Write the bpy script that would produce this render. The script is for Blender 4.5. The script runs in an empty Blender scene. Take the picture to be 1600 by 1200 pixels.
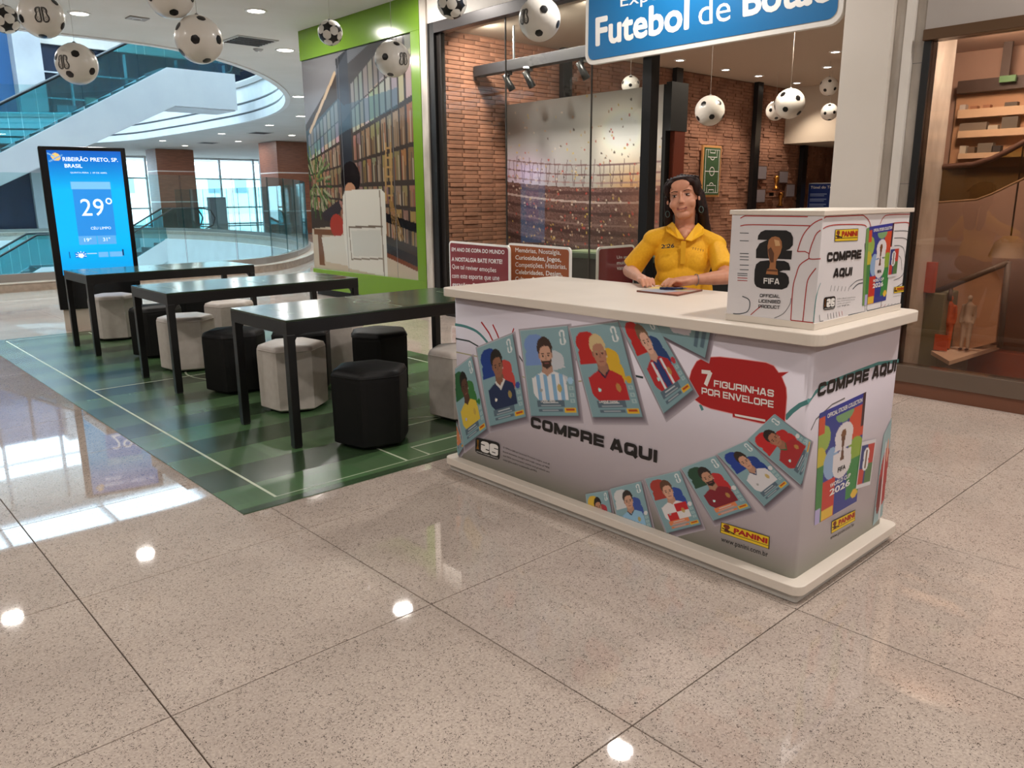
import bpy, bmesh, math, random
import numpy as np
from mathutils import Vector, Matrix
random.seed(7); rng = np.random.default_rng(7)
S = bpy.context.scene; COL = S.collection

# ------------------------------------------------------------------ camera
H = 1.42; FPX = 1227.51; YAW, PITCH, ROLL = 0.744569, 0.2323088, -0.0064421
_f0 = Vector((math.sin(YAW), math.cos(YAW), 0)); _r0 = Vector((math.cos(YAW), -math.sin(YAW), 0)); _z = Vector((0, 0, 1))
FW = _f0*math.cos(PITCH) - _z*math.sin(PITCH); _u = _z*math.cos(PITCH) + _f0*math.sin(PITCH)
RT = _r0*math.cos(ROLL) + _u*math.sin(ROLL); UP = -_r0*math.sin(ROLL) + _u*math.cos(ROLL)
CAM = Vector((0, 0, H))
cd = bpy.data.cameras.new('camera'); cam = bpy.data.objects.new('camera', cd); COL.objects.link(cam)
cd.sensor_width = 36; cd.lens = FPX/1600*36; cd.clip_end = 300
cam.matrix_world = Matrix(((RT.x, UP.x, -FW.x, 0), (RT.y, UP.y, -FW.y, 0), (RT.z, UP.z, -FW.z, H), (0, 0, 0, 1)))
S.camera = cam

# ------------------------------------------------------------------ world, exposure
w = bpy.data.worlds.new('world'); S.world = w; w.use_nodes = True
nt = w.node_tree; nt.nodes.clear()
wo = nt.nodes.new('ShaderNodeOutputWorld'); bg = nt.nodes.new('ShaderNodeBackground')
bg.inputs[0].default_value = (0.62, 0.83, 1.0, 1); bg.inputs[1].default_value = 9.0
nt.links.new(bg.outputs[0], wo.inputs[0])
S.view_settings.view_transform = 'Standard'; S.view_settings.look = 'None'
S.view_settings.gamma = 1; S.view_settings.use_curve_mapping = False
S.view_settings.exposure = 0.0
S.cycles.max_bounces = 8; S.cycles.diffuse_bounces = 4; S.cycles.glossy_bounces = 4
S.cycles.transmission_bounces = 6; S.cycles.transparent_max_bounces = 16
S.cycles.use_denoising = True
S.cycles.sample_clamp_indirect = 4.0
HALL_W = 49.0      # watts of one hall downlight
SHOP_W = 34.0

# ------------------------------------------------------------------ helpers
def lin(c):
    c = np.asarray(c, float)/255.0
    return np.where(c <= 0.04045, c/12.92, ((c+0.055)/1.055)**2.4)
def rgba(c): return (*[float(v) for v in lin(c)], 1.0)
_M = {}
def mat(name, col=(200, 200, 200), rough=0.5, metal=0.0, spec=0.5, emit=0, coat=0.0, coat_rough=0.05):
    if name in _M: return _M[name]
    m = bpy.data.materials.new(name); m.use_nodes = True
    b = m.node_tree.nodes['Principled BSDF']
    b.inputs['Base Color'].default_value = rgba(col); b.inputs['Roughness'].default_value = rough
    b.inputs['Metallic'].default_value = metal; b.inputs['Specular IOR Level'].default_value = spec
    b.inputs['Coat Weight'].default_value = coat; b.inputs['Coat Roughness'].default_value = coat_rough
    if emit:
        b.inputs['Emission Color'].default_value = rgba(col); b.inputs['Emission Strength'].default_value = emit
    _M[name] = m; return m
def N(m, t, **kw):
    n = m.node_tree.nodes.new(t)
    for k, v in kw.items():
        if k.startswith('i_'): n.inputs[k[2:].replace('_', ' ')].default_value = v
        else: setattr(n, k, v)
    return n
def L(m, a, b): m.node_tree.links.new(a, b)
def P(m): return m.node_tree.nodes['Principled BSDF']
def noisy(name, c1, c2, scale=8, rough=0.5, detail=4, bump=0.0, stretch=(1, 1, 1), lo=.35, hi=.65, rand=0.0, **kw):
    if name in _M: return _M[name]
    m = mat(name, c1, rough, **kw)
    tc = N(m, 'ShaderNodeTexCoord'); mp = N(m, 'ShaderNodeMapping'); mp.inputs['Scale'].default_value = stretch
    nz = N(m, 'ShaderNodeTexNoise'); nz.inputs['Scale'].default_value = scale; nz.inputs['Detail'].default_value = detail
    cr = N(m, 'ShaderNodeValToRGB'); cr.color_ramp.elements[0].color = rgba(c1); cr.color_ramp.elements[1].color = rgba(c2)
    cr.color_ramp.elements[0].position = lo; cr.color_ramp.elements[1].position = hi
    L(m, tc.outputs['Object'], mp.inputs[0]); L(m, mp.outputs[0], nz.inputs['Vector']); L(m, nz.outputs['Fac'], cr.inputs[0])
    out = cr.outputs[0]
    if rand:
        oi = N(m, 'ShaderNodeObjectInfo'); hs = N(m, 'ShaderNodeHueSaturation')
        mr = N(m, 'ShaderNodeMapRange'); mr.inputs['To Min'].default_value = 1-rand; mr.inputs['To Max'].default_value = 1+rand
        L(m, oi.outputs['Random'], mr.inputs['Value']); L(m, mr.outputs[0], hs.inputs['Value']); L(m, out, hs.inputs['Color']); out = hs.outputs[0]
    L(m, out, P(m).inputs['Base Color'])
    if bump:
        bp = N(m, 'ShaderNodeBump'); bp.inputs['Strength'].default_value = bump; bp.inputs['Distance'].default_value = .01
        L(m, nz.outputs['Fac'], bp.inputs['Height']); L(m, bp.outputs[0], P(m).inputs['Normal'])
    return m
def glass(name, tint=(235, 245, 242), refl=0.04, rough=0.0, grazing=0.55):
    if name in _M: return _M[name]
    m = bpy.data.materials.new(name); m.use_nodes = True; t = m.node_tree; t.nodes.clear()
    o = N(m, 'ShaderNodeOutputMaterial'); mx = N(m, 'ShaderNodeMixShader'); tr = N(m, 'ShaderNodeBsdfTransparent'); gl = N(m, 'ShaderNodeBsdfGlossy')
    tr.inputs[0].default_value = rgba(tint); gl.inputs['Roughness'].default_value = rough
    lw = N(m, 'ShaderNodeLayerWeight'); lw.inputs['Blend'].default_value = .12
    mr = N(m, 'ShaderNodeMapRange'); mr.inputs['To Min'].default_value = refl; mr.inputs['To Max'].default_value = grazing
    L(m, lw.outputs['Fresnel'], mr.inputs['Value'])
    L(m, mr.outputs[0], mx.inputs[0]); L(m, tr.outputs[0], mx.inputs[1]); L(m, gl.outputs[0], mx.inputs[2]); L(m, mx.outputs[0], o.inputs[0])
    _M[name] = m; return m
def printmat(name='printed_ink', rough=0.45, emit=0.0, coat=0.0):
    if name in _M: return _M[name]
    m = mat(name, (255, 255, 255), rough, coat=coat); a = N(m, 'ShaderNodeAttribute'); a.attribute_name = 'Col'
    L(m, a.outputs['Color'], P(m).inputs['Base Color'])
    if emit: L(m, a.outputs['Color'], P(m).inputs['Emission Color']); P(m).inputs['Emission Strength'].default_value = emit
    return m

def tag(o, label=None, cat=None, group=None, kind=None):
    if label: o['label'] = label
    if cat: o['category'] = cat
    if group: o['group'] = group
    if kind: o['kind'] = kind
    return o
def thing(name, loc, label, cat, group=None, rz=0):
    o = bpy.data.objects.new(name, None); COL.objects.link(o); o.location = loc; o.rotation_euler = (0, 0, rz); o.empty_display_size = .1
    return tag(o, label, cat, group)
MS = bpy.data.meshes
def link(name, me, parent=None, world=True):
    o = bpy.data.objects.new(name, me); COL.objects.link(o)
    if parent is not None:
        o.parent = parent
        if world:      # mesh given in world space: cancel the chain of parents
            q = parent; Mx = Matrix()
            while q is not None:
                Mx = Matrix.LocRotScale(q.location, q.rotation_euler if q.rotation_mode != 'QUATERNION' else q.rotation_quaternion, q.scale) @ Mx if q.matrix_parent_inverse == Matrix() else (q.matrix_parent_inverse @ Matrix.LocRotScale(q.location, q.rotation_euler, q.scale)) @ Mx
                q = q.parent
            o.matrix_parent_inverse = Mx.inverted()
    return o
class MB:
    def __init__(s): s.v = []; s.f = []; s.mi = []; s.sm = []
    def add(s, vs, fs, mi=0, sm=False):
        b = len(s.v); s.v += [tuple(v) for v in vs]; s.f += [[b+i for i in f] for f in fs]; s.mi += [mi]*len(fs); s.sm += [sm]*len(fs); return s
    def box(s, x0, x1, y0, y1, z0, z1, mi=0, M=None):
        vs = [Vector((x, y, z)) for z in (z0, z1) for y in (y0, y1) for x in (x0, x1)]
        if M is not None: vs = [M @ v for v in vs]
        return s.add(vs, [(0, 2, 3, 1), (4, 5, 7, 6), (0, 1, 5, 4), (2, 6, 7, 3), (0, 4, 6, 2), (1, 3, 7, 5)], mi)
    def prism(s, pts, z0, z1, mi=0, M=None, sm=False):   # polygon in xy extruded z
        n = len(pts); vs = [Vector((p[0], p[1], z0)) for p in pts]+[Vector((p[0], p[1], z1)) for p in pts]
        if M is not None: vs = [M @ v for v in vs]
        s.add(vs, [tuple(range(n-1, -1, -1)), tuple(range(n, 2*n))], mi)
        b = len(s.v)-2*n
        for i in range(n): s.f.append([b+i, b+(i+1) % n, b+n+(i+1) % n, b+n+i]); s.mi.append(mi); s.sm.append(sm)
        return s
    def tube(s, pts, r, seg=8, mi=0, cap=True):
        pts = [Vector(p) for p in pts]; n = len(pts); rs = r if isinstance(r, (list, tuple)) else [r]*n
        ref = None; rings = []
        for i, p in enumerate(pts):
            d = (pts[min(i+1, n-1)]-pts[max(i-1, 0)]).normalized()
            if ref is None: ref = d.orthogonal().normalized()
            ref = (ref-d*ref.dot(d)).normalized(); b = d.cross(ref)
            rings.append([p+(ref*math.cos(a)+b*math.sin(a))*rs[i] for a in [2*math.pi*k/seg for k in range(seg)]])
        vs = [v for q in rings for v in q]; fs = []
        for i in range(n-1):
            for k in range(seg): fs.append((i*seg+k, i*seg+(k+1) % seg, (i+1)*seg+(k+1) % seg, (i+1)*seg+k))
        s.add(vs, fs, mi, True)
        if cap: b = len(s.v)-len(vs); s.f += [[b+k for k in range(seg)][::-1], [b+(n-1)*seg+k for k in range(seg)]]; s.mi += [mi]*2; s.sm += [False]*2
        return s
    def lathe(s, prof, c=(0, 0, 0), seg=24, mi=0, M=None):
        vs = []; fs = []
        for r_, z_ in prof:
            for k in range(seg): a = 2*math.pi*k/seg; vs.append(Vector((c[0]+r_*math.cos(a), c[1]+r_*math.sin(a), c[2]+z_)))
        for i in range(len(prof)-1):
            for k in range(seg): fs.append((i*seg+k, i*seg+(k+1) % seg, (i+1)*seg+(k+1) % seg, (i+1)*seg+k))
        if M is not None: vs = [M @ v for v in vs]
        return s.add(vs, fs, mi, True)
    def build(s, name, mats, parent=None, bevel=0, bseg=2, world=True):
        me = MS.new(name); me.from_pydata(s.v, [], s.f)
        for m in (mats if isinstance(mats, (list, tuple)) else [mats]): me.materials.append(m)
        me.polygons.foreach_set('material_index', s.mi); me.polygons.foreach_set('use_smooth', s.sm)
        bm = bmesh.new(); bm.from_mesh(me)
        if bevel:
            es = [e for e in bm.edges if len(e.link_faces) == 2 and e.calc_face_angle(0) > .5]
            bmesh.ops.bevel(bm, geom=es, offset=bevel, segments=bseg, affect='EDGES', profile=.5)
        bmesh.ops.recalc_face_normals(bm, faces=bm.faces)
        bm.to_mesh(me); bm.free()
        return link(name, me, parent, world)
def box(name, x0, x1, y0, y1, z0, z1, m, parent=None, bevel=0, M=None): return MB().box(x0, x1, y0, y1, z0, z1, 0, M).build(name, m, parent, bevel)
def struct(o, label=None): o['kind'] = 'structure'; return o
def catmull(pts, n=8, closed=False):
    out = []; P_ = [Vector(p) for p in pts]; m = len(P_)
    for i in range(m if closed else m-1):
        g = lambda k: P_[k % m] if closed else P_[max(0, min(m-1, k))]
        a, b, c, d = g(i-1), g(i), g(i+1), g(i+2)
        for k in range(n):
            t = k/n; out.append(.5*((2*b)+(c-a)*t+(2*a-5*b+4*c-d)*t*t+(3*b-a-3*c+d)*t**3))
    if not closed: out.append(P_[-1])
    return out
def rrect(x0, x1, y0, y1, r, n=5):
    pts = []
    for cx, cy, a0 in ((x1-r, y1-r, 0), (x0+r, y1-r, 90), (x0+r, y0+r, 180), (x1-r, y0+r, 270)):
        for k in range(n+1): a = math.radians(a0+90*k/n); pts.append((cx+r*math.cos(a), cy+r*math.sin(a)))
    return pts

class Plane:
    """a real flat surface; at() reads where a photographed mark lies on it, in metres along it"""
    def __init__(s, o, ex, ey): s.o = Vector(o); s.ex = Vector(ex).normalized(); s.ey = Vector(ey).normalized(); s.n = s.ex.cross(s.ey)
    def at(s, x, y):
        d = FW+RT*((x-800)/FPX)+UP*((600-y)/FPX); t = (s.o-CAM).dot(s.n)/d.dot(s.n); q = CAM+d*t-s.o
        return (q.dot(s.ex), q.dot(s.ey))
    def pt(s, a, b, h=0.0): return s.o+s.ex*a+s.ey*b+s.n*h
# a plane wrapped round a corner: a<0 runs on along ex2
class Corner(Plane):
    def __init__(s, o, ex, ey, ex2): super().__init__(o, ex, ey); s.ex2 = Vector(ex2).normalized(); s.side = Plane(o, s.ex2, s.ey); s.n2 = s.ey.cross(s.ex2)
    def at(s, x, y):
        a, b = Plane.at(s, x, y)
        if a >= 0: return (a, b)
        a2, b2 = s.side.at(x, y); return (-a2, b2)
    def pt(s, a, b, h=0.0):
        if a >= 0: return s.o+s.ex*a+s.ey*b+s.n*h
        return s.o+s.ex2*(-a)+s.ey*b+s.n2*h
def decal(pl, pts, h, m, name='print', parent=None, px=True):
    q = [pl.at(*p) if px else p for p in pts]
    vs = [pl.pt(a, b, h) for a, b in q]
    return MB().add(vs, [tuple(range(len(vs)))]).build(name, m, parent)
class Decals:      # many flat marks of one ink in one part
    def __init__(s, pl, h=.0006): s.pl = pl; s.h = h; s.mb = MB(); s.cut = []
    def poly(s, pts, px=True, mi=0, h=None):
        s.cut.append(len(s.mb.f)); q = [s.pl.at(*p) if px else p for p in pts]; s.mb.add([s.pl.pt(a, b, h or s.h) for a, b in q], [tuple(range(len(q)))], mi); return s
    def line(s, pts, wd, px=True, mi=0, closed=False, h=None):
        s.cut.append(len(s.mb.f)); q = [Vector(s.pl.at(*p)) if px else Vector(tuple(p)[:2]) for p in pts]; n = len(q); Lf = []; Rt = []
        for i in range(n):
            a = q[(i-1) % n] if closed else q[max(i-1, 0)]; b = q[(i+1) % n] if closed else q[min(i+1, n-1)]
            d = (b-a); d = d.normalized() if d.length > 1e-9 else Vector((1, 0)); nn = Vector((-d.y, d.x))*wd/2
            Lf.append(q[i]+nn); Rt.append(q[i]-nn)
        for i in range(n if closed else n-1):
            j = (i+1) % n; s.mb.add([s.pl.pt(*v, h or s.h) for v in (Lf[i], Lf[j], Rt[j], Rt[i])], [(0, 1, 2, 3)], mi)
        return s
    def build(s, name, m, parent, split=False):
        if not split and 'line' not in name: return s.mb.build(name, m, parent)
        c = s.cut+[len(s.mb.f)]
        for a, b in zip(c, c[1:]):
            if b > a:
                ids = sorted({i for f in s.mb.f[a:b] for i in f}); mp_ = {i: k for k, i in enumerate(ids)}; q = MB(); q.add([s.mb.v[i] for i in ids], [[mp_[i] for i in f] for f in s.mb.f[a:b]]); q.mi = s.mb.mi[a:b]; q.build(name, m, parent)
_T = {}
def text_mesh(txt, bold=0.0):
    k = (txt, bold)
    if k in _T: return _T[k]
    if bold > 0:
        v, f = text_mesh(txt, 0.0); V = []; F = []
        for zi, (dx, dy) in enumerate(((-1, 0), (1, 0), (0, -1), (0, 1), (.7, .7), (-.7, .7), (.7, -.7), (-.7, -.7))):
            F += [tuple(i+len(V)*len(v) for i in q) for q in f]; V.append(v+np.array([dx*bold, dy*bold, (zi+1)*2.5e-5]))
        _T[k] = (np.concatenate(V), F); return _T[k]
    c = bpy.data.curves.new('txt', 'FONT'); c.body = txt; c.resolution_u = 3; c.fill_mode = 'FRONT'
    o = bpy.data.objects.new('txt', c); me = MS.new_from_object(o); v = np.empty(len(me.vertices)*3); me.vertices.foreach_get('co', v); v = v.reshape(-1, 3)
    f = [tuple(p.vertices) for p in me.polygons]; bpy.data.objects.remove(o); MS.remove(me); bpy.data.curves.remove(c)
    _T[k] = (v, f); return _T[k]
def lettering(pl, txt, bl, br, tl, m, parent, bold=0.0, px=True, h=.0008, name='lettering', build=True):
    """fits the box of the word to three corners on the surface"""
    v, f = text_mesh(txt, bold); A, B, T = [Vector(pl.at(*p)) if px else Vector(p) for p in (bl, br, tl)]
    mn = v.min(0); mx = v.max(0); u = (v[:, 0]-mn[0])/(mx[0]-mn[0]); t = (v[:, 1]-mn[1])/(mx[1]-mn[1])
    vs = [pl.pt(*(A+(B-A)*float(a)+(T-A)*float(b)), h+float(c_)) for a, b, c_ in zip(u, t, v[:, 2])]
    mb = MB().add(vs, f); return mb.build(name, m, parent)

def _arc(cx, cy, r, a0, a1, n=5): return [(cx+r*math.cos(math.radians(a0+(a1-a0)*i/n)), cy+r*math.sin(math.radians(a0+(a1-a0)*i/n))) for i in range(n+1)]
def glyph(ch, t=.25):
    """wide heavy sans letters drawn as pen strokes; returns strokes and advance"""
    W_ = {'I': t, 'M': 1.3, 'L': .92, 'E': .98, 'F': .95, '7': .95, ' ': .45}.get(ch, 1.12); l = t/2; r_ = W_-t/2; b = t/2; T_ = 1-t/2; q = .17; m = .5
    C_ = [(r_, .64)]+_arc(r_-q, T_-q, q, 0, 90)+_arc(l+q, T_-q, q, 90, 180)+_arc(l+q, b+q, q, 180, 270)+_arc(r_-q, b+q, q, 270, 360)+[(r_, .36)]
    O_ = _arc(r_-q, T_-q, q, 0, 90)+_arc(l+q, T_-q, q, 90, 180)+_arc(l+q, b+q, q, 180, 270)+_arc(r_-q, b+q, q, 270, 360); O_.append(O_[0])
    pm_ = .42; P_ = [(l, T_)]+_arc(r_-.14, T_-.14, .14, 90, 0)+_arc(r_-.14, pm_+.12, .14, 0, -90)+[(l, pm_-.02)]
    G = {'C': [C_], 'O': [O_], 'Q': [O_, [(W_*.55, .36), (W_*.98, -.06)]], 'U': [[(l, 1)]+_arc(l+q, b+q, q, 180, 270)+_arc(r_-q, b+q, q, 270, 360)+[(r_, 1)]], 'I': [[(l, 0), (l, 1)]],
         'E': [[(l, 0), (l, 1)], [(l, b), (W_, b)], [(l, m), (W_*.95, m)], [(l, T_), (W_, T_)]], 'F': [[(l, 0), (l, 1)], [(l, m), (W_*.9, m)], [(l, T_), (W_, T_)]], 'L': [[(l, 0), (l, 1)], [(l, b), (W_, b)]],
         'P': [[(l, 0), (l, 1)], P_], 'R': [[(l, 0), (l, 1)], P_, [(W_*.5, .42), (r_, .34), (r_, 0)]], 'G': [C_[:-1]+[(r_, .34), (r_, .5)], [(W_*.52, .5), (W_, .5)]],
         'N': [[(l, 0), (l, 1)], [(r_, 0), (r_, 1)], [(l*.9, .95), (r_+l*.1, .05)]], 'M': [[(l, 0), (l, 1)], [(r_, 0), (r_, 1)], [(l*1.05, .93), (W_/2, .12)], [(r_-l*.05, .93), (W_/2, .12)]],
         'A': [[(l*.9, 0), (W_/2-.05, 1)], [(W_-l*.9, 0), (W_/2+.05, 1)], [(W_*.22, .27), (W_*.78, .27)]], 'H': [[(l, 0), (l, 1)], [(r_, 0), (r_, 1)], [(l, m), (r_, m)]], 'V': [[(l*.9, 1), (W_/2-.02, 0)], [(W_-l*.9, 1), (W_/2+.02, 0)]],
         'S': [[(r_, .68)]+_arc(r_-q, T_-q+.03, q-.03, 0, 90)+_arc(l+q, T_-q+.03, q-.03, 90, 180)+_arc(l+q, m+q-.03, q-.03, 180, 270)+_arc(r_-q, m-q+.03, q-.03, 90, 0)+_arc(r_-q, b+q-.03, q-.03, 0, -90)+_arc(l+q, b+q-.03, q-.03, 270, 180)+[(l, .32)]],
         'D': [[(l, 0), (l, 1)], [(l, T_)]+_arc(r_-.2, T_-.2, .2, 90, 0)+_arc(r_-.2, b+.2, .2, 0, -90)+[(l, b)]], 'T': [[(0, T_), (W_, T_)], [(W_/2, 0), (W_/2, 1)]], '7': [[(0, T_), (r_, T_)], [(r_*1.02, T_+.05), (W_*.38, 0)]], ' ': []}
    return G.get(ch, []), W_
def heavy(pl, txt, bl, br, tl, m, parent, px=True, h=.001, t=.29):
    A, Bp, T_ = [Vector(pl.at(*p)) if px else Vector(p) for p in (bl, br, tl)]; x = 0; polys = []
    for ch in txt:
        st_, W_ = glyph(ch, t)
        for ln in st_:
            n = len(ln); q = [Vector(p) for p in ln]
            wd = t*(1.12 if len(ln) == 2 and abs(ln[0][0]-ln[1][0]) > .02 and abs(ln[0][1]-ln[1][1]) > .02 else 1)*(.86 if len(ln) == 2 and abs(ln[0][1]-ln[1][1]) < .02 else 1)
            for i in range(n-1):
                d = (q[i+1]-q[i]).normalized()
                def nrm(k):
                    a = q[max(k-1, 0)]; b_ = q[min(k+1, n-1)]; dd = (b_-a).normalized()
                    if n > 3 and (q[0]-q[-1]).length < 1e-6 and k in (0, n-1): dd = (q[1]-q[-2]).normalized()
                    v = Vector((-dd.y, dd.x)); return v/max(.7, abs(v.dot(Vector((-d.y, d.x)))))*wd/2
                a0, a1 = nrm(i), nrm(i+1); polys.append([(p.x+x, p.y) for p in (q[i]+a0, q[i+1]+a1, q[i+1]-a1, q[i]-a0)])
        x += W_+(.13 if ch != ' ' else 0)
    x -= .13; mb = MB()
    for k, pg in enumerate(polys): mb.add([pl.pt(*(A+(Bp-A)*(a/x)+(T_-A)*b_), h+6e-6*k) for a, b_ in pg], [(0, 1, 2, 3)])
    return mb.build('lettering', m, parent)

class Img:      # a little raster for flat printed pictures (colour only), laid on a fine grid
    def __init__(s, w_, h_, c=(255, 255, 255)):
        s.a = np.zeros((h_, w_, 3)); s.a[:] = c; s.w = w_; s.h = h_; y, x = np.mgrid[0:h_, 0:w_]; s.x = (x+.5)/w_; s.y = (y+.5)/h_
    def m(s, mask, c, al=1.0): s.a[mask] = s.a[mask]*(1-al)+np.array(c)*al; return s
    def rect(s, x0, y0, x1, y1, c, al=1.0): return s.m((s.x >= x0) & (s.x <= x1) & (s.y >= y0) & (s.y <= y1), c, al)
    def ell(s, cx, cy, rx, ry, c, al=1.0): return s.m(((s.x-cx)/rx)**2+((s.y-cy)/ry)**2 <= 1, c, al)
    def poly(s, pts, c, al=1.0):
        ins = np.zeros(s.x.shape, bool); n = len(pts)
        for i in range(n):
            x0, y0 = pts[i]; x1, y1 = pts[(i+1) % n]
            cnd = ((y0 > s.y) != (y1 > s.y)); xi = (x1-x0)*(s.y-y0)/((y1-y0) if y1 != y0 else 1e-9)+x0
            ins ^= cnd & (s.x < xi)
        return s.m(ins, c, al)
    def line(s, x0, y0, x1, y1, wd, c, al=1.0):
        dx, dy = x1-x0, y1-y0; l2 = dx*dx+dy*dy+1e-12; t = np.clip(((s.x-x0)*dx+(s.y-y0)*dy)/l2, 0, 1)
        return s.m(np.hypot(s.x-x0-t*dx, s.y-y0-t*dy) < wd/2, c, al)
def picture(name, pl, c4, img, m, parent, h=.0006, keep=None):
    """c4: TL TR BR BL in surface metres"""
    TL, TR, BR, BL = [np.array(c, float) for c in c4]; hh, ww = img.h, img.w
    u = np.linspace(0, 1, ww)[None, :, None]; v = np.linspace(0, 1, hh)[:, None, None]
    q = (TL*(1-u)+TR*u)*(1-v)+(BL*(1-u)+BR*u)*v; q = q.reshape(-1, 2)
    co = np.array([tuple(pl.pt(float(a), float(b), h)) for a, b in q]) if isinstance(pl, Corner) else (np.array(pl.o)+q[:, :1]*np.array(pl.ex)+q[:, 1:]*np.array(pl.ey)+np.array(pl.n)*h)
    idx = np.arange(hh*ww).reshape(hh, ww); F = np.stack([idx[:-1, :-1], idx[1:, :-1], idx[1:, 1:], idx[:-1, 1:]], -1).reshape(-1, 4)
    if keep is not None: F = F[np.array([keep(*q[f].mean(0)) for f in F])]
    me = MS.new(name); me.vertices.add(len(co)); me.vertices.foreach_set('co', co.ravel())
    me.loops.add(F.size); me.loops.foreach_set('vertex_index', F.ravel().astype(np.int32)); me.polygons.add(len(F))
    me.polygons.foreach_set('loop_start', (np.arange(len(F))*4).astype(np.int32)); me.update(calc_edges=True)
    ca = me.color_attributes.new('Col', 'FLOAT_COLOR', 'POINT'); c = np.ones((len(co), 4)); c[:, :3] = lin(img.a.reshape(-1, 3).clip(0, 255)); ca.data.foreach_set('color', c.ravel())
    me.materials.append(m); return link(name, me, parent)

# ------------------------------------------------------------------ shared materials
white_paint = noisy('white_paint', (205, 198, 190), (212, 206, 198), 3, .55)
ceil_m = noisy('ceiling_paint', (206, 203, 198), (212, 209, 205), 1.5, .8)
blk = mat('black_metal', (17, 17, 18), .35)
blk_matt = mat('black_matt', (14, 14, 14), .6)
INK = mat('black_ink', (18, 16, 16), .5)
WINK = mat('white_ink', (235, 232, 228), .5)
RED = mat('red_ink', (176, 22, 24), .45)
TEAL = mat('teal_ink', (78, 138, 138), .5)
YEL = mat('yellow_ink', (232, 196, 40), .5)
def granite(name, base, d1, d2, rough):
    m = mat(name, base, rough); tc = N(m, 'ShaderNodeTexCoord')
    geo = N(m, 'ShaderNodeNewGeometry'); pos = geo.outputs['Position']
    nz = N(m, 'ShaderNodeTexNoise'); nz.inputs['Scale'].default_value = 2.2; nz.inputs['Detail'].default_value = 3
    v1 = N(m, 'ShaderNodeTexVoronoi'); v1.inputs['Scale'].default_value = 80
    n2 = N(m, 'ShaderNodeTexNoise'); n2.inputs['Scale'].default_value = 120; n2.inputs['Detail'].default_value = 2
    n3 = N(m, 'ShaderNodeTexNoise'); n3.inputs['Scale'].default_value = 6
    mxv = N(m, 'ShaderNodeMix', data_type='RGBA', blend_type='ADD'); mxv.inputs[0].default_value = .05
    L(m, pos, mxv.inputs[6]); L(m, n2.outputs['Color'], mxv.inputs[7]); L(m, mxv.outputs[2], v1.inputs['Vector'])
    for a in (nz, n2, n3): L(m, pos, a.inputs['Vector'])
    r0 = N(m, 'ShaderNodeValToRGB'); e = r0.color_ramp.elements; e[0].position = .3; e[1].position = .7; e[0].color = rgba(base); e[1].color = rgba(d1)
    L(m, nz.outputs[0], r0.inputs[0])
    # specks: only some voronoi cells, near their centres
    lt = N(m, 'ShaderNodeMath', operation='LESS_THAN'); lt.inputs[1].default_value = .30; L(m, v1.outputs['Distance'], lt.inputs[0])
    sp = N(m, 'ShaderNodeSeparateColor'); L(m, v1.outputs['Color'], sp.inputs[0])
    gt = N(m, 'ShaderNodeMath', operation='GREATER_THAN'); gt.inputs[1].default_value = .38; L(m, sp.outputs[0], gt.inputs[0])
    mu = N(m, 'ShaderNodeMath', operation='MULTIPLY'); L(m, lt.outputs[0], mu.inputs[0]); L(m, gt.outputs[0], mu.inputs[1])
    mu2 = N(m, 'ShaderNodeMath', operation='MULTIPLY'); L(m, mu.outputs[0], mu2.inputs[0]); mu2.inputs[1].default_value = .92
    mx = N(m, 'ShaderNodeMix', data_type='RGBA'); L(m, mu2.outputs[0], mx.inputs[0]); L(m, r0.outputs[0], mx.inputs[6]); mx.inputs[7].default_value = rgba(d2)
    # fine grain
    g = N(m, 'ShaderNodeMix', data_type='RGBA', blend_type='OVERLAY'); g.inputs[0].default_value = .42; L(m, mx.outputs[2], g.inputs[6]); L(m, n2.outputs['Fac'], g.inputs[7])
    oi = N(m, 'ShaderNodeObjectInfo'); mr = N(m, 'ShaderNodeMapRange'); mr.inputs['To Min'].default_value = .96; mr.inputs['To Max'].default_value = 1.04
    hs = N(m, 'ShaderNodeHueSaturation'); L(m, oi.outputs['Random'], mr.inputs['Value']); L(m, mr.outputs[0], hs.inputs['Value']); L(m, g.outputs[2], hs.inputs['Color'])
    L(m, hs.outputs[0], P(m).inputs['Base Color']); P(m).inputs['Specular IOR Level'].default_value = .62
    return m
GR = granite('polished_granite', (190, 176, 165), (174, 160, 150), (58, 50, 48), .028)

# ------------------------------------------------------------------ floor
OPEN = catmull([(-1.5, 15.6, 0), (1.0, 15.1, 0), (3.0, 15.0, 0), (5.0, 15.05, 0), (7.0, 15.35, 0), (8.2, 16.3, 0), (9.6, 18.1, 0), (10.9, 20.3, 0), (12.1, 23.2, 0), (12.8, 25.8, 0), (13.15, 28.5, 0), (13.2, 32, 0), (12.7, 35.2, 0), (11.0, 38.2, 0), (7, 39.6, 0), (1, 39.8, 0), (-1.6, 38.5, 0), (-2.2, 30, 0), (-2.2, 20, 0)], 5, True)
COPEN = catmull([(-1.5, 13.9, 0), (1.0, 13.5, 0), (3.2, 13.35, 0), (5.1, 13.45, 0), (6.75, 14.5, 0), (8.25, 16.2, 0), (9.55, 18.3, 0), (10.6, 20.9, 0), (11.15, 23.8, 0), (11.25, 27, 0), (11.2, 30.5, 0), (10.9, 34.3, 0), (9.6, 37.4, 0), (6, 39.4, 0), (1, 39.6, 0), (-1.6, 38.2, 0), (-2.2, 30, 0), (-2.2, 20, 0)], 5, True)
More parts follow.
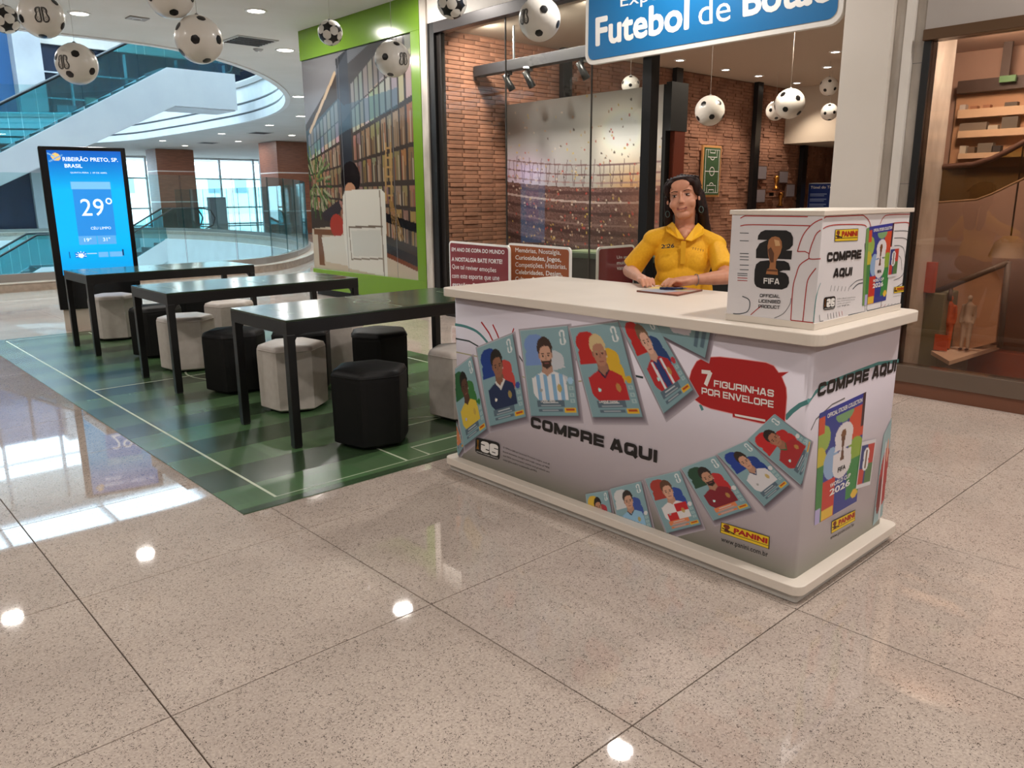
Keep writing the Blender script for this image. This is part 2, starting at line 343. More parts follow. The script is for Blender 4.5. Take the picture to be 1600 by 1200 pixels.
def holed(name, rect, hole, z, m, thick=0.0, parent=None):
    c = bpy.data.curves.new(name, 'CURVE'); c.dimensions = '2D'; c.fill_mode = 'BOTH' if thick else 'BOTH'; c.extrude = thick/2
    for pts in (rect, [(p[0], p[1]) for p in hole]):
        sp = c.splines.new('POLY'); sp.points.add(len(pts)-1); sp.use_cyclic_u = True
        for i, p in enumerate(pts): sp.points[i].co = (p[0], p[1], 0, 1)
    o = bpy.data.objects.new(name, c); me = MS.new_from_object(o); bpy.data.objects.remove(o); me.name = name
    me.transform(Matrix.Translation((0, 0, z))); me.materials.clear(); me.materials.append(m)
    for p in me.polygons: p.use_smooth = False
    return link(name, me, parent)
TX, TY, T = 0.6064, 3.0073, 0.9175
floor = struct(box('floor', -13, 30, -9, 12.18, -.2, -.006, mat('grout', (72, 52, 38), .6)))
tile_me = MB().box(-T/2+.0022, T/2-.0022, -T/2+.0022, T/2-.0022, -.006, 0).build('tile', GR, floor, .0008, 1).data
bpy.data.objects.remove(bpy.data.objects['tile'])
far = MB()
for i in range(-14, 32):
    for j in range(-13, 10):
        x = TX+(i+.5)*T; y = TY+(j+.5)*T
        if -2 <= i < 7 and -4 <= j <= 9 and not (i < -1 and j < 2):
            o = bpy.data.objects.new('tile', tile_me); COL.objects.link(o); o.parent = floor; o.location = (x, y, 0)
        else: far.box(x-T/2+.0022, x+T/2-.0022, y-T/2+.0022, y+T/2-.0022, -.006, 0)
tag(far.build('tile_field', GR, floor), kind='stuff')
gfar = granite('polished_granite_far', (196, 184, 172), (186, 174, 164), (150, 140, 132), .04)
struct(holed('floor', [(-13, TY+10*T+.003), (30, TY+10*T+.003), (30, 52), (-13, 52)], OPEN, -.1, gfar, .2))

# field mat printed like a football pitch
MXa, MXb, MYa, MYb = 1.39, 4.29, 3.346, 9.62
im = Img(174, 376)
xx = MXa+im.x*(MXb-MXa); yy = MYb-im.y*(MYb-MYa)
n1 = np.kron(rng.random((24, 6)), np.ones((16, 29)))[:376, :174]
st = ((yy/.31).astype(int) % 2).astype(float)
n2 = np.repeat(rng.random((47, 174)), 8, 0)[:376]; n2 = (n2+np.roll(n2, 1, 1)+np.roll(n2, 3, 1))/3
shade = .74+.40*st+.16*(n1-.5)+.06*(n2-.5)
base = np.array([66, 96, 62])[None, None]*shade[..., None]; tintm = np.clip(np.kron(rng.random((16, 8)), np.ones((24, 22)))[:376, :174], 0, 1)[..., None]
im.a = base*(1-.25*tintm)+np.array([88, 92, 76])*shade[..., None]*.25*tintm
fm = printmat('pitch_vinyl', .27); P(fm).inputs['Specular IOR Level'].default_value = .45
mat_t = thing('floor_graphic', (MXa, MYa, 0), 'large green floor mat printed as a football pitch under the black tables', 'mat')
box('vinyl_sheet', MXa, MXb, MYa, MYb, .0004, .003, mat('vinyl_edge', (60, 90, 55), .4), mat_t)
gp = Plane((MXa, MYa, .003), (1, 0, 0), (0, 1, 0))
picture('printed_grass', gp, [(0, MYb-MYa), (MXb-MXa, MYb-MYa), (MXb-MXa, 0), (0, 0)], im, fm, mat_t, .0004)
LN = Decals(gp, .0012)
def fl(*pts, closed=False): LN.line([(x-MXa, y-MYa) for x, y in pts], .016, px=False, closed=closed)
fl((1.6, 3.45), (4.09, 3.45), (4.09, 9.5), (1.6, 9.5), closed=True); fl((1.6, 6.48), (4.09, 6.48))
fl((2.54, 3.45), (2.54, 3.63), (3.14, 3.63), (3.14, 3.45)); fl((2.385, 3.45), (2.385, 4.02), (3.295, 4.02), (3.295, 3.45))
fl((2.54, 9.5), (2.54, 9.32), (3.14, 9.32), (3.14, 9.5)); fl((2.385, 9.5), (2.385, 8.93), (3.295, 8.93), (3.295, 9.5))
fl(*[(2.84+.5*math.cos(a), 6.48+.5*math.sin(a)) for a in np.linspace(0, 2*math.pi, 40, False)], closed=True)
fl(*[(2.84+.3*math.cos(a), 3.85+.3*math.sin(a)) for a in np.linspace(.6, math.pi-.6, 14)]); fl(*[(2.84+.3*math.cos(a), 9.1+.3*math.sin(a)) for a in np.linspace(math.pi+.6, 2*math.pi-.6, 14)])
LN.build('pitch_line', mat('line_paint', (196, 206, 180), .4), mat_t)

# ------------------------------------------------------------------ hall shell
CZ = 3.76
struct(MB().box(-13, 6.0, -9, 11.0, CZ, CZ+.2).build('ceiling', ceil_m))
struct(MB().box(5.5, 30, -9, 11.0, 4.1, 4.3).build('ceiling', ceil_m))
struct(holed('ceiling', [(-13, 11.0), (30, 11.0), (30, 52), (-13, 52)], COPEN, CZ+.1, ceil_m, .2))
struct(box('wall_back', -13, 30, -9.2, -9, 0, CZ, white_paint))
struct(box('wall_left', -13.2, -13, -9, 52, -.2, 13, mat('left_wall_paint', (206, 176, 150), .6)))
# upper storey
struct(holed('floor', [(-13, 11.0), (30, 11.0), (30, 52), (-13, 52)], COPEN, 4.85, mat('upper_floor', (190, 185, 180), .3), .14))
struct(box('wall_front', -13, 30, 11.0, 11.2, CZ+.2, 13, white_paint))
for a_ in ((-13, 30, 11.0, 17.0), (-13, -3, 17.0, 46.2), (13.5, 30, 17.0, 46.2), (-3, 13.5, 39.5, 46.2)): struct(box('ceiling', *a_, 12.6, 12.8, ceil_m))
sk = struct(thing('added_skylight', (5, 28, 12.6), None, None))  # unseen skylight added to bring daylight into the atrium
for x in np.arange(-3, 13.6, 4.1): box('mullion', x-.06, x+.06, 17, 39.5, 12.55, 12.8, mat('window_frame', (215, 220, 224), .4), sk)
for y in (17, 28.2, 39.4): box('transom', -3, 13.5, y-.08, y+.08, 12.6, 12.75, mat('window_frame', (215, 220, 224), .4), sk)
for x in np.arange(-3, 13.3, 4.1): box('pane', x+.06, x+4.04, 17.1, 39.3, 12.66, 12.68, glass('window_pane', (252, 254, 254), .02, 0, .3), sk)
struct(box('wall_right', 28, 28.2, 11.2, 46, 0, 12.6, white_paint))
# stepped rim of the round opening
rimw = noisy('rim_plaster', (214, 214, 214), (222, 222, 222), 2, .6); rimg = mat('rim_shadow_gap', (120, 122, 128), .6)  # recess bands are painted grey for the shade inside them
def rim(z0, z1, off, m, name):
    mb = MB(); n = len(COPEN); cen = Vector((5, 27, 0)); ps = []
    for i in range(n):
        d = (COPEN[(i+1) % n]-COPEN[i-1]).normalized(); nn = Vector((d.y, -d.x, 0)); ps.append((COPEN[i], nn))
    for i in range(n):
        a, na = ps[i]; b, nb = ps[(i+1) % n]
        q = [a+na*off, b+nb*off, b+nb*(off+.12), a+na*(off+.12)]
        mb.add([Vector((p.x, p.y, z)) for z in (z0, z1) for p in q], [(0, 1, 2, 3), (7, 6, 5, 4), (0, 4, 5, 1), (1, 5, 6, 2), (2, 6, 7, 3), (3, 7, 4, 0)])
    o = mb.build(name, m); return struct(o)
_s = 1 if sum((COPEN[i].x*COPEN[(i+1) % len(COPEN)].y-COPEN[(i+1) % len(COPEN)].x*COPEN[i].y) for i in range(len(COPEN))) > 0 else -1
rim(CZ-.02, CZ+.20, -.02 if _s > 0 else -.1, rimw, 'trim_1')
rim(CZ+.20, CZ+.27, .10, rimg, 'trim_2'); rim(CZ+.27, CZ+.50, .0, rimw, 'trim_3'); rim(CZ+.50, CZ+.58, .14, rimg, 'trim_4'); rim(CZ+.58, 4.97, .04, rimw, 'trim_5')
# floor opening: curb, inner wall
stone = noisy('curb_stone', (168, 150, 134), (150, 134, 120), 14, .25); beige = noisy('curb_beige', (205, 192, 178), (214, 202, 188), 5, .2)
def ring(curve, z0, z1, o0, o1, m, name):
    mb = MB(); n = len(curve)
    nn = []
    for i in range(n):
        d = (curve[(i+1) % n]-curve[i-1]).normalized(); nn.append(Vector((d.y, -d.x, 0)))
    for i in range(n):
        j = (i+1) % n; q = [curve[i]+nn[i]*o0, curve[j]+nn[j]*o0, curve[j]+nn[j]*o1, curve[i]+nn[i]*o1]
        mb.add([Vector((p.x, p.y, z)) for z in (z0, z1) for p in q], [(0, 1, 2, 3), (7, 6, 5, 4), (0, 4, 5, 1), (1, 5, 6, 2), (2, 6, 7, 3), (3, 7, 4, 0)])
    return struct(mb.build(name, m))
ring(OPEN, 0, .13, -.02, .30, stone, 'trim_6'); ring(OPEN, .13, .145, -.02, .32, beige, 'trim_7'); ring(OPEN, .145, .27, -.02, .12, mat('curb_steel', (150, 142, 136), .25, .4), 'trim_8')
ring(OPEN, -2.6, -.2, -.1, .0, rimw, 'wall_well')
struct(box('floor', -12, 28, 12, 50, -4.7, -4.6, mat('lower_floor', (150, 150, 150), .15)))
# glass balustrade panels on the curb
tealglass = glass('balustrade_glass', (236, 249, 249), .03, 0, .4)
edge_m = mat('glass_edge', (38, 74, 76), .2)
def arclen_pts(curve, step):
    pts = [p.copy() for p in curve]+[curve[0].copy()]; out = [pts[0]]; acc = 0
    for a, b in zip(pts, pts[1:]):
        l = (b-a).length
        while acc+l >= step:
            t = (step-acc)/l; a = a+(b-a)*t; out.append(a.copy()); l = (b-a).length; acc = 0
        acc += l
    return out
def rail(curve, z0, z1, label, step, keep, off, grp=None):
    t = thing('glass_balustrade', tuple(curve[0]+Vector((0, 0, z0))), label, 'balustrade', grp)
    ps = arclen_pts(curve, step); k = 0
    for a, b in zip(ps, ps[1:]):
        mid = (a+b)/2
        if not keep(mid): continue
        d = (b-a).normalized(); n_ = Vector((d.y, -d.x, 0)); a2 = a+d*.006+n_*off; b2 = b-d*.006+n_*off
        q = [a2-n_*.006, b2-n_*.006, b2+n_*.006, a2+n_*.006]
        mb = MB().prism(q, z0, z1)
        for f_i in range(len(mb.f)): mb.mi[f_i] = 0
        mb.mi[-1] = 1; mb.mi[-3] = 1
        mb.build('glass_panel', [tealglass, edge_m], t); k += 1
    return t
rail(OPEN, .27, 1.87, 'tall curved glass balustrade on stone curb around floor opening', 1.04, lambda m: m.x > 1.5 and m.y < 34.6, .05)
rail(COPEN, 4.97, 6.05, 'upper floor glass balustrade around the ceiling opening', 1.5, lambda m: m.x > 3 and (m.y > 24.9 or m.y < 14.5), .1)

# ------------------------------------------------------------------ escalators
steel = mat('brushed_steel', (140, 146, 150), .3, .8); rubber = mat('black_rubber', (20, 22, 26), .5)
truss_m = noisy('truss_cladding', (206, 208, 212), (214, 216, 218), 1.2, .45)
escg = glass('escalator_glass', (190, 228, 232), .05, 0, .5)
def escalator(xt, y0, wd, zt, zb, xe, label, depth=1.0):
    """lands at (xt, zt) and runs down toward -x to height zb; flat top landing from xt to xe"""
    t = thing('escalator', (xt, y0, zt), label, 'escalator'); g = math.tan(math.radians(29.4)); xb = xt-(zt-zb)/g
    Mxz = Matrix(((1, 0, 0, 0), (0, 0, 1, 0), (0, 1, 0, 0), (0, 0, 0, 1)))
    prof = [(xb-2.0, zb), (xb-2.0, zb-.3), (xb, zb-.35), (xt+.12, zt-depth), (xe, zt-depth), (xe, zt), (xt, zt), (xb, zb)]
    for a, b in ((y0, y0+.14), (y0+wd-.14, y0+wd)): MB().prism(prof, a, b, 0, Mxz).build('side_cladding', truss_m, t)
    MB().prism([(xb-2, zb-.35), (xb, zb-.4), (xt+.12, zt-depth-.02), (xe, zt-depth-.02), (xe, zt-depth+.1), (xt+.12, zt-depth+.1), (xb, zb-.25), (xb-2, zb-.2)], y0+.14, y0+wd-.14, 0, Mxz).build('soffit', truss_m, t)
    MB().box(xt-.1, xe, y0+.14, y0+wd-.14, zt-.06, zt-.01).build('landing_plate', steel, t)
    for k in range(int((zt-zb)/.2)):
        z = zt-.2*(k+1); x = xt-.2*(k+1)/g; MB().box(x-.02, x+.2/g+.02, y0+.22, y0+wd-.22, z-.22, z).build('step', mat('step_metal', (70, 74, 78), .4, .6), t)
    for a in (y0+.05, y0+wd-.07):
        pl = [(xb-1.6, zb), (xb, zb), (xt, zt), (xe+.2, zt)]; top = [(x, z+1.05) for x, z in pl]
        n = 12
        for i in range(n+2):
            if i == 0: q = [pl[0], pl[1], top[1], top[0]]
            elif i == n+1: q = [pl[2], pl[3], top[3], top[2]]
            else:
                f0 = (i-1)/n; f1 = i/n-.002; A = [pl[1][j]+(pl[2][j]-pl[1][j])*f0 for j in (0, 1)]; B = [pl[1][j]+(pl[2][j]-pl[1][j])*f1 for j in (0, 1)]; q = [A, B, (B[0], B[1]+1.05), (A[0], A[1]+1.05)]
            MB().prism(q, a, a+.012, 0, Mxz).build('glass_panel', escg, t)
        hr = [(xb-1.6, zb+.15), (xb-1.95, zb+.35), (xb-2.05, zb+.6), (xb-1.9, zb+.9), (xb-1.5, zb+1.0), (xb, zb+1.05), (xt, zt+1.05), (xe+.2, zt+1.05), (xe+.55, zt+.95), (xe+.72, zt+.62), (xe+.6, zt+.3), (xe+.2, zt+.12)]
        MB().tube([(x, a+.006, z) for x, z in hr], .035, 8).build('handrail', rubber, t)
    return t
escalator(8.55, 23.0, 1.6, 4.93, .05, 10.45, 'white clad escalator rising through the ceiling opening', .98)
escalator(12.9, 35.6, 1.5, .02, -4.55, 14.0, 'escalator going down inside the floor opening near windows', .9)
struct(box('floor', -2.4, -.4, 20, 27, -.2, -.005, gfar))
# lower escalator next to near edge, seen through the left glass
escalator(6.3, 29.6, 1.5, -.7, -4.55, 7.2, 'lower dark escalator seen through left end of glass balustrade', .5)

# ------------------------------------------------------------------ far walls, windows, columns
navy = noisy('dark_shopfront', (24, 32, 50), (34, 44, 66), .8, .25)
struct(box('wall_far', -13, 11.2, 40.5, 40.7, -4.6, 3.9, navy))
struct(box('wall_far', -13, 28, 41.5, 41.7, 4.9, 8.2, navy))
struct(box('trim_9', -13, 28, 41.3, 41.7, 8.2, 8.6, white_paint))
thin = mat('thin_white_frame', (200, 205, 210), .4)
sf = thing('shopfront', (2, 41.3, 4.93), 'dark upper floor shopfront with thin white frames', 'shopfront')
for x in np.arange(-1.0, 26, 2.4): box('mullion', x, x+.07, 41.3, 41.5, 4.95, 8.1, thin, sf)
for z in (5.9, 7.0): box('transom', -12, 27, 41.36, 41.46, z, z+.06, thin, sf)
for k in range(14):
    x = 9+k*1.25; z = 5.0; box('shelf_display', x, x+.8, 41.1, 41.28, z, z+.5+.8*random.random(), mat('goods%d' % (k % 5), [(150, 120, 80), (90, 130, 140), (170, 160, 140), (60, 90, 60), (120, 80, 60)][k % 5], .6), sf)
bluegl = mat('blue_glass_wall', (40, 84, 130), .1, 0, .8)
bw = thing('blue_glazing', (4, 41, 4.93), 'blue glazed bay at the left end of upper floor', 'glazing')
for x in range(4): box('pane', 3.4+x*1.35, 4.7+x*1.35, 41.0, 41.1, 4.95, 9.5, bluegl, bw)
for x in range(5): box('mullion', 3.33+x*1.35, 3.42+x*1.35, 40.9, 41.12, 4.95, 9.5, mat('navy_metal', (20, 34, 60), .3), bw)
colm = noisy('column_plaster', (176, 176, 178), (156, 156, 160), .6, .4)
for (x0, x1, y0, y1, z0, z1) in ((8.65, 9.7, 40.2, 41.0, -4.6, 9.6),):
    struct(box('trim_10', x0, x1, y0, y1, z0, z1, colm))
# clerestory + big windows: frames with real panes, bright sky outside
winf = mat('window_frame', (215, 220, 224), .4); pane = glass('window_pane', (252, 254, 254), .02, 0, .3)
wn = struct(thing('window_1', (10, 46, 0), None, None))
for x in np.arange(11.3, 28.2, 2.05): box('mullion', x-.05, x+.05, 45.9, 46.05, 0, 3.76, winf, wn)
for z in (.06, 1.0, 2.6, 3.7): box('transom', 11.3, 28, 45.92, 46.02, z-.04, z+.04, winf, wn)
for x in np.arange(11.3, 27, 2.05): box('pane', x+.05, x+2.0, 45.96, 45.975, .1, 3.66, pane, wn)
struct(box('wall_far', 11.0, 28, 46.1, 46.3, 3.7, 5, white_paint))
wn = struct(thing('window_2', (0, 41.5, 8.6), None, None))
for x in np.arange(-13, 28.2, 2.4): box('mullion', x-.07, x+.07, 41.4, 41.6, 8.6, 12.6, winf, wn)
box('transom', -13, 28, 41.42, 41.55, 10.5, 10.62, winf, wn)
for x in np.arange(-13, 27, 2.4): box('pane', x+.07, x+2.33, 41.48, 41.5, 8.6, 12.6, pane, wn)
struct(box('floor', -40, 80, 52, 120, -.3, -.1, mat('outside_ground', (200, 205, 205), .8)))
ob = thing('distant_building', (24, 90, 0), 'pale distant building beyond the far windows', 'building')
box('facade', 14, 44, 90, 100, -.1, 5.2, mat('outside_wall', (216, 222, 220), .8), ob)
for k in range(9): box('window', 15+k*3.1, 16.4+k*3.1, 89.9, 90.02, 2.2, 3.8, mat('outside_glass', (120, 140, 150), .3), ob)
wood = noisy('wood_cladding', (142, 92, 70), (118, 74, 56), 3, .35, stretch=(1, 1, 14), rand=.08)
def wcol(x0, x1, y0, y1, label, joints):
    t = thing('wood_column', ((x0+x1)/2, (y0+y1)/2, 0), label, 'column', None)
    zs = [0]+joints+[CZ]
    for a, b in zip(zs, zs[1:]): box('wood_panel', x0, x1, y0, y1, a+.02, b-.02, wood, t)
    for z in joints: box('metal_strip', x0-.01, x1+.01, y0-.01, y1+.01, z-.022, z+.022, mat('strip_metal', (220, 214, 210), .3, .3), t)
    box('core', x0+.05, x1-.05, y0+.05, y1-.05, 0, CZ, white_paint, t); return t
wcol(13.55, 15.3, 38.9, 40.2, 'wood clad column left of the bright far windows', [1.35, 2.75])
wcol(15.6, 17.4, 31.0, 32.6, 'wood clad column right of windows beside green wall', [.95, 2.5])
struct(box('trim_11', 18.4, 19.9, 37.2, 38.6, 0, 3.4, mat('pale_cladding', (216, 214, 222), .5)))
struct(box('trim_11', 11.6, 12.4, 41.5, 42.6, 0, CZ, white_paint))
# bollard, potted plant, doors behind the glass
box_ = thing('grey_pillar_box', (15.3, 37.0, 0), 'grey slab totem standing beside the down escalator', 'totem')
box('body', 15.0, 15.8, 36.8, 37.1, .06, 1.55, mat('totem_grey', (120, 122, 132), .5), box_, .02); box('foot', 14.9, 15.9, 36.7, 37.2, 0, .06, steel, box_)
pf = thing('potted_plant', (13.9, 27.4, 0), 'leafy green potted plant behind curved glass balustrade', 'plant')
MB().lathe([(.18, 0), (.24, .5), (.26, .55), (.22, .55), (.2, .5), (0.001, .5)], (13.9, 27.4, 0), 20).build('pot', mat('dark_pot', (60, 70, 70), .5), pf)
MB().tube([(13.9, 27.4, .4), (13.88, 27.4, 1.0), (13.93, 27.4, 1.6)], .02, 6).build('stem', mat('stem', (80, 70, 50), .7), pf)
lv = MB()
for k in range(90):
    a = random.random()*6.28; z = .6+random.random()*1.2; rr = .1+.4*random.random(); c = Vector((13.9, 27.4, z)); d = Vector((math.cos(a), math.sin(a), random.uniform(-.2, .6))).normalized(); s_ = d.cross(_z).normalized()*.05; b = c+d*rr
    lv.add([c+d*.05, c+d*(rr*.5)+s_, b, c+d*(rr*.5)-s_], [(0, 1, 2), (0, 2, 3)])
tag(lv.build('foliage', mat('leaf_green', (46, 84, 50), .5), pf), kind='stuff')
kd = thing('glass_kiosk', (15.3, 26.6, 0), 'low glazed stand with papers behind the plant', 'kiosk')
box('base', 14.9, 16.3, 26.3, 26.9, 0, .75, mat('kiosk_blue', (60, 90, 110), .4), kd, .01); box('display_panel', 15.0, 15.06, 26.35, 26.85, .75, 2.0, mat('kiosk_board', (90, 130, 140), .4), kd)
box('top', 14.9, 16.3, 26.3, 26.9, 2.0, 2.1, mat('kiosk_top', (70, 80, 90), .4), kd); box('post', 16.2, 16.3, 26.3, 26.4, .75, 2.0, steel, kd)
for (a, b, c_, d_) in ((15.15, 15.6, 1.2, 1.75), (15.7, 16.1, 1.0, 1.5)): box('paper_sheet', a, b, 26.28, 26.29, c_, d_, WINK, kd)

# ------------------------------------------------------------------ ceiling fittings
lens = mat('lamp_lens', (255, 246, 232), .4, emit=16)
trimm = mat('lamp_trim', (225, 225, 225), .4)
def lamp(name, loc, size, watts, col, parent, rot=None, spot=None):
    ld = bpy.data.lights.new(name, 'SPOT' if spot else 'AREA'); ld.energy = watts; ld.color = col
    if spot: ld.spot_size = math.radians(spot); ld.spot_blend = .6; ld.shadow_soft_size = size/2
    else: ld.shape = 'DISK'; ld.size = size
    o = bpy.data.objects.new(name, ld); COL.objects.link(o); o.location = loc
    if rot is not None: o.rotation_euler = rot
    return o
def downlight(x, y, z, watts, label, group, r=.1, col=(1, .94, .88)):
    t = thing('ceiling_downlight', (x, y, z), label, 'light', group)
    MB().lathe([(r, -.012), (r+.025, -.008), (r+.03, 0), (r, 0)], (x, y, z), 20).build('ring', trimm, t)
    MB().lathe([(.001, -.006), (r, -.006), (r, -.001)], (x, y, z), 20).build('lens', lens, t)
    if watts:
        o = lamp('lamp', (0, 0, -.016), r*2, watts, col, t); o.parent = t
    return t
HG = 'round recessed downlights in the hall ceiling'
for i, (x, y) in enumerate([(3.33, 11.75), (4.96, 10.14)]): downlight(x, y, CZ, HALL_W, ['round ceiling downlight above the left hanging footballs', 'round ceiling downlight in front of the green wall'][i], HG, .11)
for (x, y) in [(1.45, 11.0), (5.2, 7.75), (5.18, 4.12), (5.2, .5), (2.6, .4), (2.2, -3.0), (5.2, -3.0), (-1.0, 1.6), (-1.2, 6.0), (-1.4, 10), (-4.5, 3.5), (-4.5, 8.0), (-4.5, -1.5), (-1, -3)]:  # some known from floor reflections, the rest added unseen for more hall light
    downlight(x, y, CZ, HALL_W, 'round recessed ceiling downlight above the near hall, unseen, in a set mostly added for more light', HG, .11)
ORD = ['nearest', 'second nearest', 'third nearest', 'fourth nearest', 'fifth nearest', 'sixth nearest', 'seventh nearest', 'eighth nearest', 'ninth nearest', 'tenth nearest', 'eleventh nearest', 'twelfth nearest', 'thirteenth nearest', 'second farthest', 'farthest']
_rp = [(6.51, 12.39), (9.6, 15.6), (9.5, 17.6), (10.8, 18.9), (11.7, 21.6), (12.3, 24.8), (12.5, 29.0), (12.1, 33.8), (14.8, 22), (14.6, 32.3), (14.8, 28.1), (13.9, 36.2), (18, 27), (18, 34), (8.6, 12.2)]
RL = {p: 'bright round downlight near the ceiling opening, %s to the camera' % ORD[i] for i, p in enumerate(sorted(_rp, key=lambda p: math.hypot(*p)))}
for (x, y) in [(6.51, 12.39), (9.6, 15.6), (9.5, 17.6), (10.8, 18.9), (11.7, 21.6), (12.3, 24.8), (12.5, 29.0), (12.1, 33.8), (14.8, 22), (14.6, 32.3), (14.8, 28.1), (13.9, 36.2), (18, 27), (18, 34), (8.6, 12.2)]:
    downlight(x, y, CZ, 40, RL[(x, y)], 'downlights ringing the ceiling opening', .13, (1, .96, .92))
dark_slot = mat('vent_dark', (50, 50, 52), .7)
for (x, y, s_, lb) in ((5.75, 12.05, .32, 'square louvred air vent near the green wall'), (13.4, 27.8, .35, 'flat louvred air vent beyond the round opening'), (14.0, 33.9, .35, 'small louvred air vent near the far windows')):
    t = thing('air_vent', (x, y, CZ), lb, 'vent')
    MB().box(x-s_, x+s_, y-s_, y+s_, CZ-.012, CZ-.001).build('frame', mat('vent_frame', (170, 170, 168), .5), t)
    for k in range(6): MB().box(x-s_*.85, x+s_*.85, y-s_*.8+k*s_*.3, y-s_*.8+k*s_*.3+s_*.16, CZ-.02, CZ-.0125).build('slat', dark_slot, t)
t = thing('ceiling_speaker', (4.05, 11.6, CZ), 'flat grey ceiling speaker plate left of the vent', 'speaker'); box('grille', 3.85, 4.1, 11.45, 11.65, CZ-.015, CZ-.001, mat('grey_plate', (150, 146, 144), .6), t, .004); MB().lathe([(.05, -.02), (.06, -.016)], (3.97, 11.55, CZ), 14).build('ring', trimm, t)
t = thing('smoke_detector', (6.15, 12.6, CZ), 'small round smoke detector beside the square vent', 'detector'); MB().lathe([(.001, -.04), (.05, -.035), (.08, -.005), (.08, 0)], (6.15, 12.6, CZ), 18).build('cover', mat('detector_grey', (150, 150, 150), .5), t); MB().lathe([(.001, -.045), (.015, -.043), (.02, -.036)], (6.15, 12.6, CZ), 10).build('button', trimm, t)

# ------------------------------------------------------------------ facade plane x = 6
XF = 6.0
green_m = mat('green_panel_lacquer', (104, 142, 36), .16, 0, .5); gfl = Plane((XF, 0, 0), (0, -1, 0), (0, 0, 1))   # a = -Y, b = Z
gw = thing('green_panel_wall', (XF, 9.5, 0), 'glossy lime green feature wall framing the large library picture', 'wall panel')
MB().box(XF, XF+.2, 8.06, 10.95, .1, CZ).build('backing', green_m, gw)
MB().box(XF+.02, XF+.2, 8.06, 10.95, 0, .1).build('plinth', blk_matt, gw)
def green_bar(n_, y0, y1, z0, z1): MB().box(XF-.03, XF+.02, y0, y1, z0, z1).build(n_, green_m, gw, .003)
green_bar('frame_rail', 8.06, 10.95, 3.36, CZ); green_bar('frame_rail', 8.06, 10.95, .1, .40); green_bar('frame_stile', 8.06, 8.24, .4, 3.36)
# the picture
li = Img(230, 250, (96, 96, 100))
li.m(li.y < .45-.35*li.x, (128, 128, 132)); vpx, vpy = -.55, .60
def cell(rows, x0, x1, pal, jit=30):
    for (a0, a1) in rows:      # heights at x=1, fanned toward a vanishing point left
        yt = lambda x, a: vpy+(a-vpy)*(x-vpx)/(1-vpx)
        li.poly([(x0, yt(x0, a0)), (x1, yt(x1, a0)), (x1, yt(x1, a1)), (x0, yt(x0, a1))], pal)
li.poly([(0, .30), (.33, .10), (1, -.1), (1, .9), (0, .9)], (70, 62, 58))
xs = [.02, .05, .08, .115, .15, .185, .225, .265, .305, .345, .47, .505, .545, .585, .63, .675, .72, .77, .82, .875, .93, .99]
rows_ = [(-.08, .075), (.085, .235), (.26, .42), (.44, .575), (.60, .69), (.71, .86)]
for ri, (a0, a1) in enumerate(rows_):
    for ci, (x0, x1) in enumerate(zip(xs, xs[1:])):
        if ci == 9: continue
        yt = lambda x, a: vpy+(a-vpy)*(x-vpx)/(1-vpx)
        g = (x1-x0)*.13; base_ = [(182, 172, 158), (176, 168, 156), (148, 126, 102), (142, 118, 92), (146, 122, 94), (150, 124, 96)][ri]
        cc = tuple(np.clip(np.array(base_)+rng.integers(-16, 16, 3), 0, 255)); xa, xb = x0+g, x1-g
        if 1.0 and x1 < .34 and yt(x0, a0) < .34-x0*.6: continue
        li.poly([(xa, yt(xa, a0)), (xb, yt(xb, a0)), (xb, yt(xb, a1)), (xa, yt(xa, a1))], cc)
        if ri >= 2:      # books / objects
            nb = 4
            for b_ in range(nb):
                u0 = xa+(xb-xa)*b_/nb; u1 = u0+(xb-xa)/nb*.8; hb = a0+(a1-a0)*random.uniform(.1, .55); bc = random.choice([(176, 160, 136), (116, 92, 72), (138, 84, 66), (186, 172, 150), (92, 84, 76), (74, 70, 68), (150, 118, 84), (126, 112, 94), (98, 70, 54)])
                li.poly([(u0, yt(u0, hb)), (u1, yt(u1, hb)), (u1, yt(u1, a1)), (u0, yt(u0, a1))], bc, .8)
li.poly([(.345, .03), (.455, 0), (.46, .95), (.37, .95)], (52, 56, 64))
li.poly([(0, .33), (.35, .2), (.4, .235), (.87, .2), (.87, .28), (.42, .345), (.2, .40), (0, .46)], (76, 110, 130), .55)  # bluish reflection painted across the shelves
li.line(.05, .33, .33, .09, .02, (196, 170, 140))
li.poly([(.34, .08), (.46, 0), (.8, -.1), (1, -.1), (1, .05), (.5, .25), (.34, .33)], (92, 100, 112), .45)

for k in range(70):
    a_ = rng.random()*6.28; rr_ = rng.random()**.5; px_, py_ = .07+.13*rr_*math.cos(a_), .57+.14*rr_*math.sin(a_); li.line(px_, py_, px_+.05*math.cos(a_), py_+.05*math.sin(a_), .012, [(84, 108, 66), (64, 90, 54), (112, 132, 84), (150, 156, 120)][k % 4], .9)
li.poly([(0, .80), (.3, .78), (1, .93), (1, 1), (0, 1)], (196, 180, 158)); li.poly([(.7, .71), (1, .76), (1, .80), (.7, .75)], (30, 30, 34)); li.poly([(.7, .845), (1, .90), (1, .945), (.7, .885)], (52, 50, 54)); li.poly([(.7, .885), (1, .945), (1, .965), (.7, .905)], (120, 66, 44))
li.ell(.43, .56, .09, .075, (34, 30, 32)); li.ell(.42, .61, .05, .03, (190, 140, 110)); li.poly([(.12, .72), (.3, .66), (.33, .7), (.25, .76), (.14, .76)], (64, 58, 62)); li.poly([(.02, .8), (.3, .8), (.32, .83), (.02, .83)], (120, 80, 56)); li.poly([(.06, .83), (.11, .83), (.12, .98), (.06, .98)], (120, 80, 56))
li.ell(.27, .78, .07, .055, (168, 66, 56)); li.poly([(.1, .84), (.4, .82), (.4, .97), (.13, .96)], (214, 208, 194))
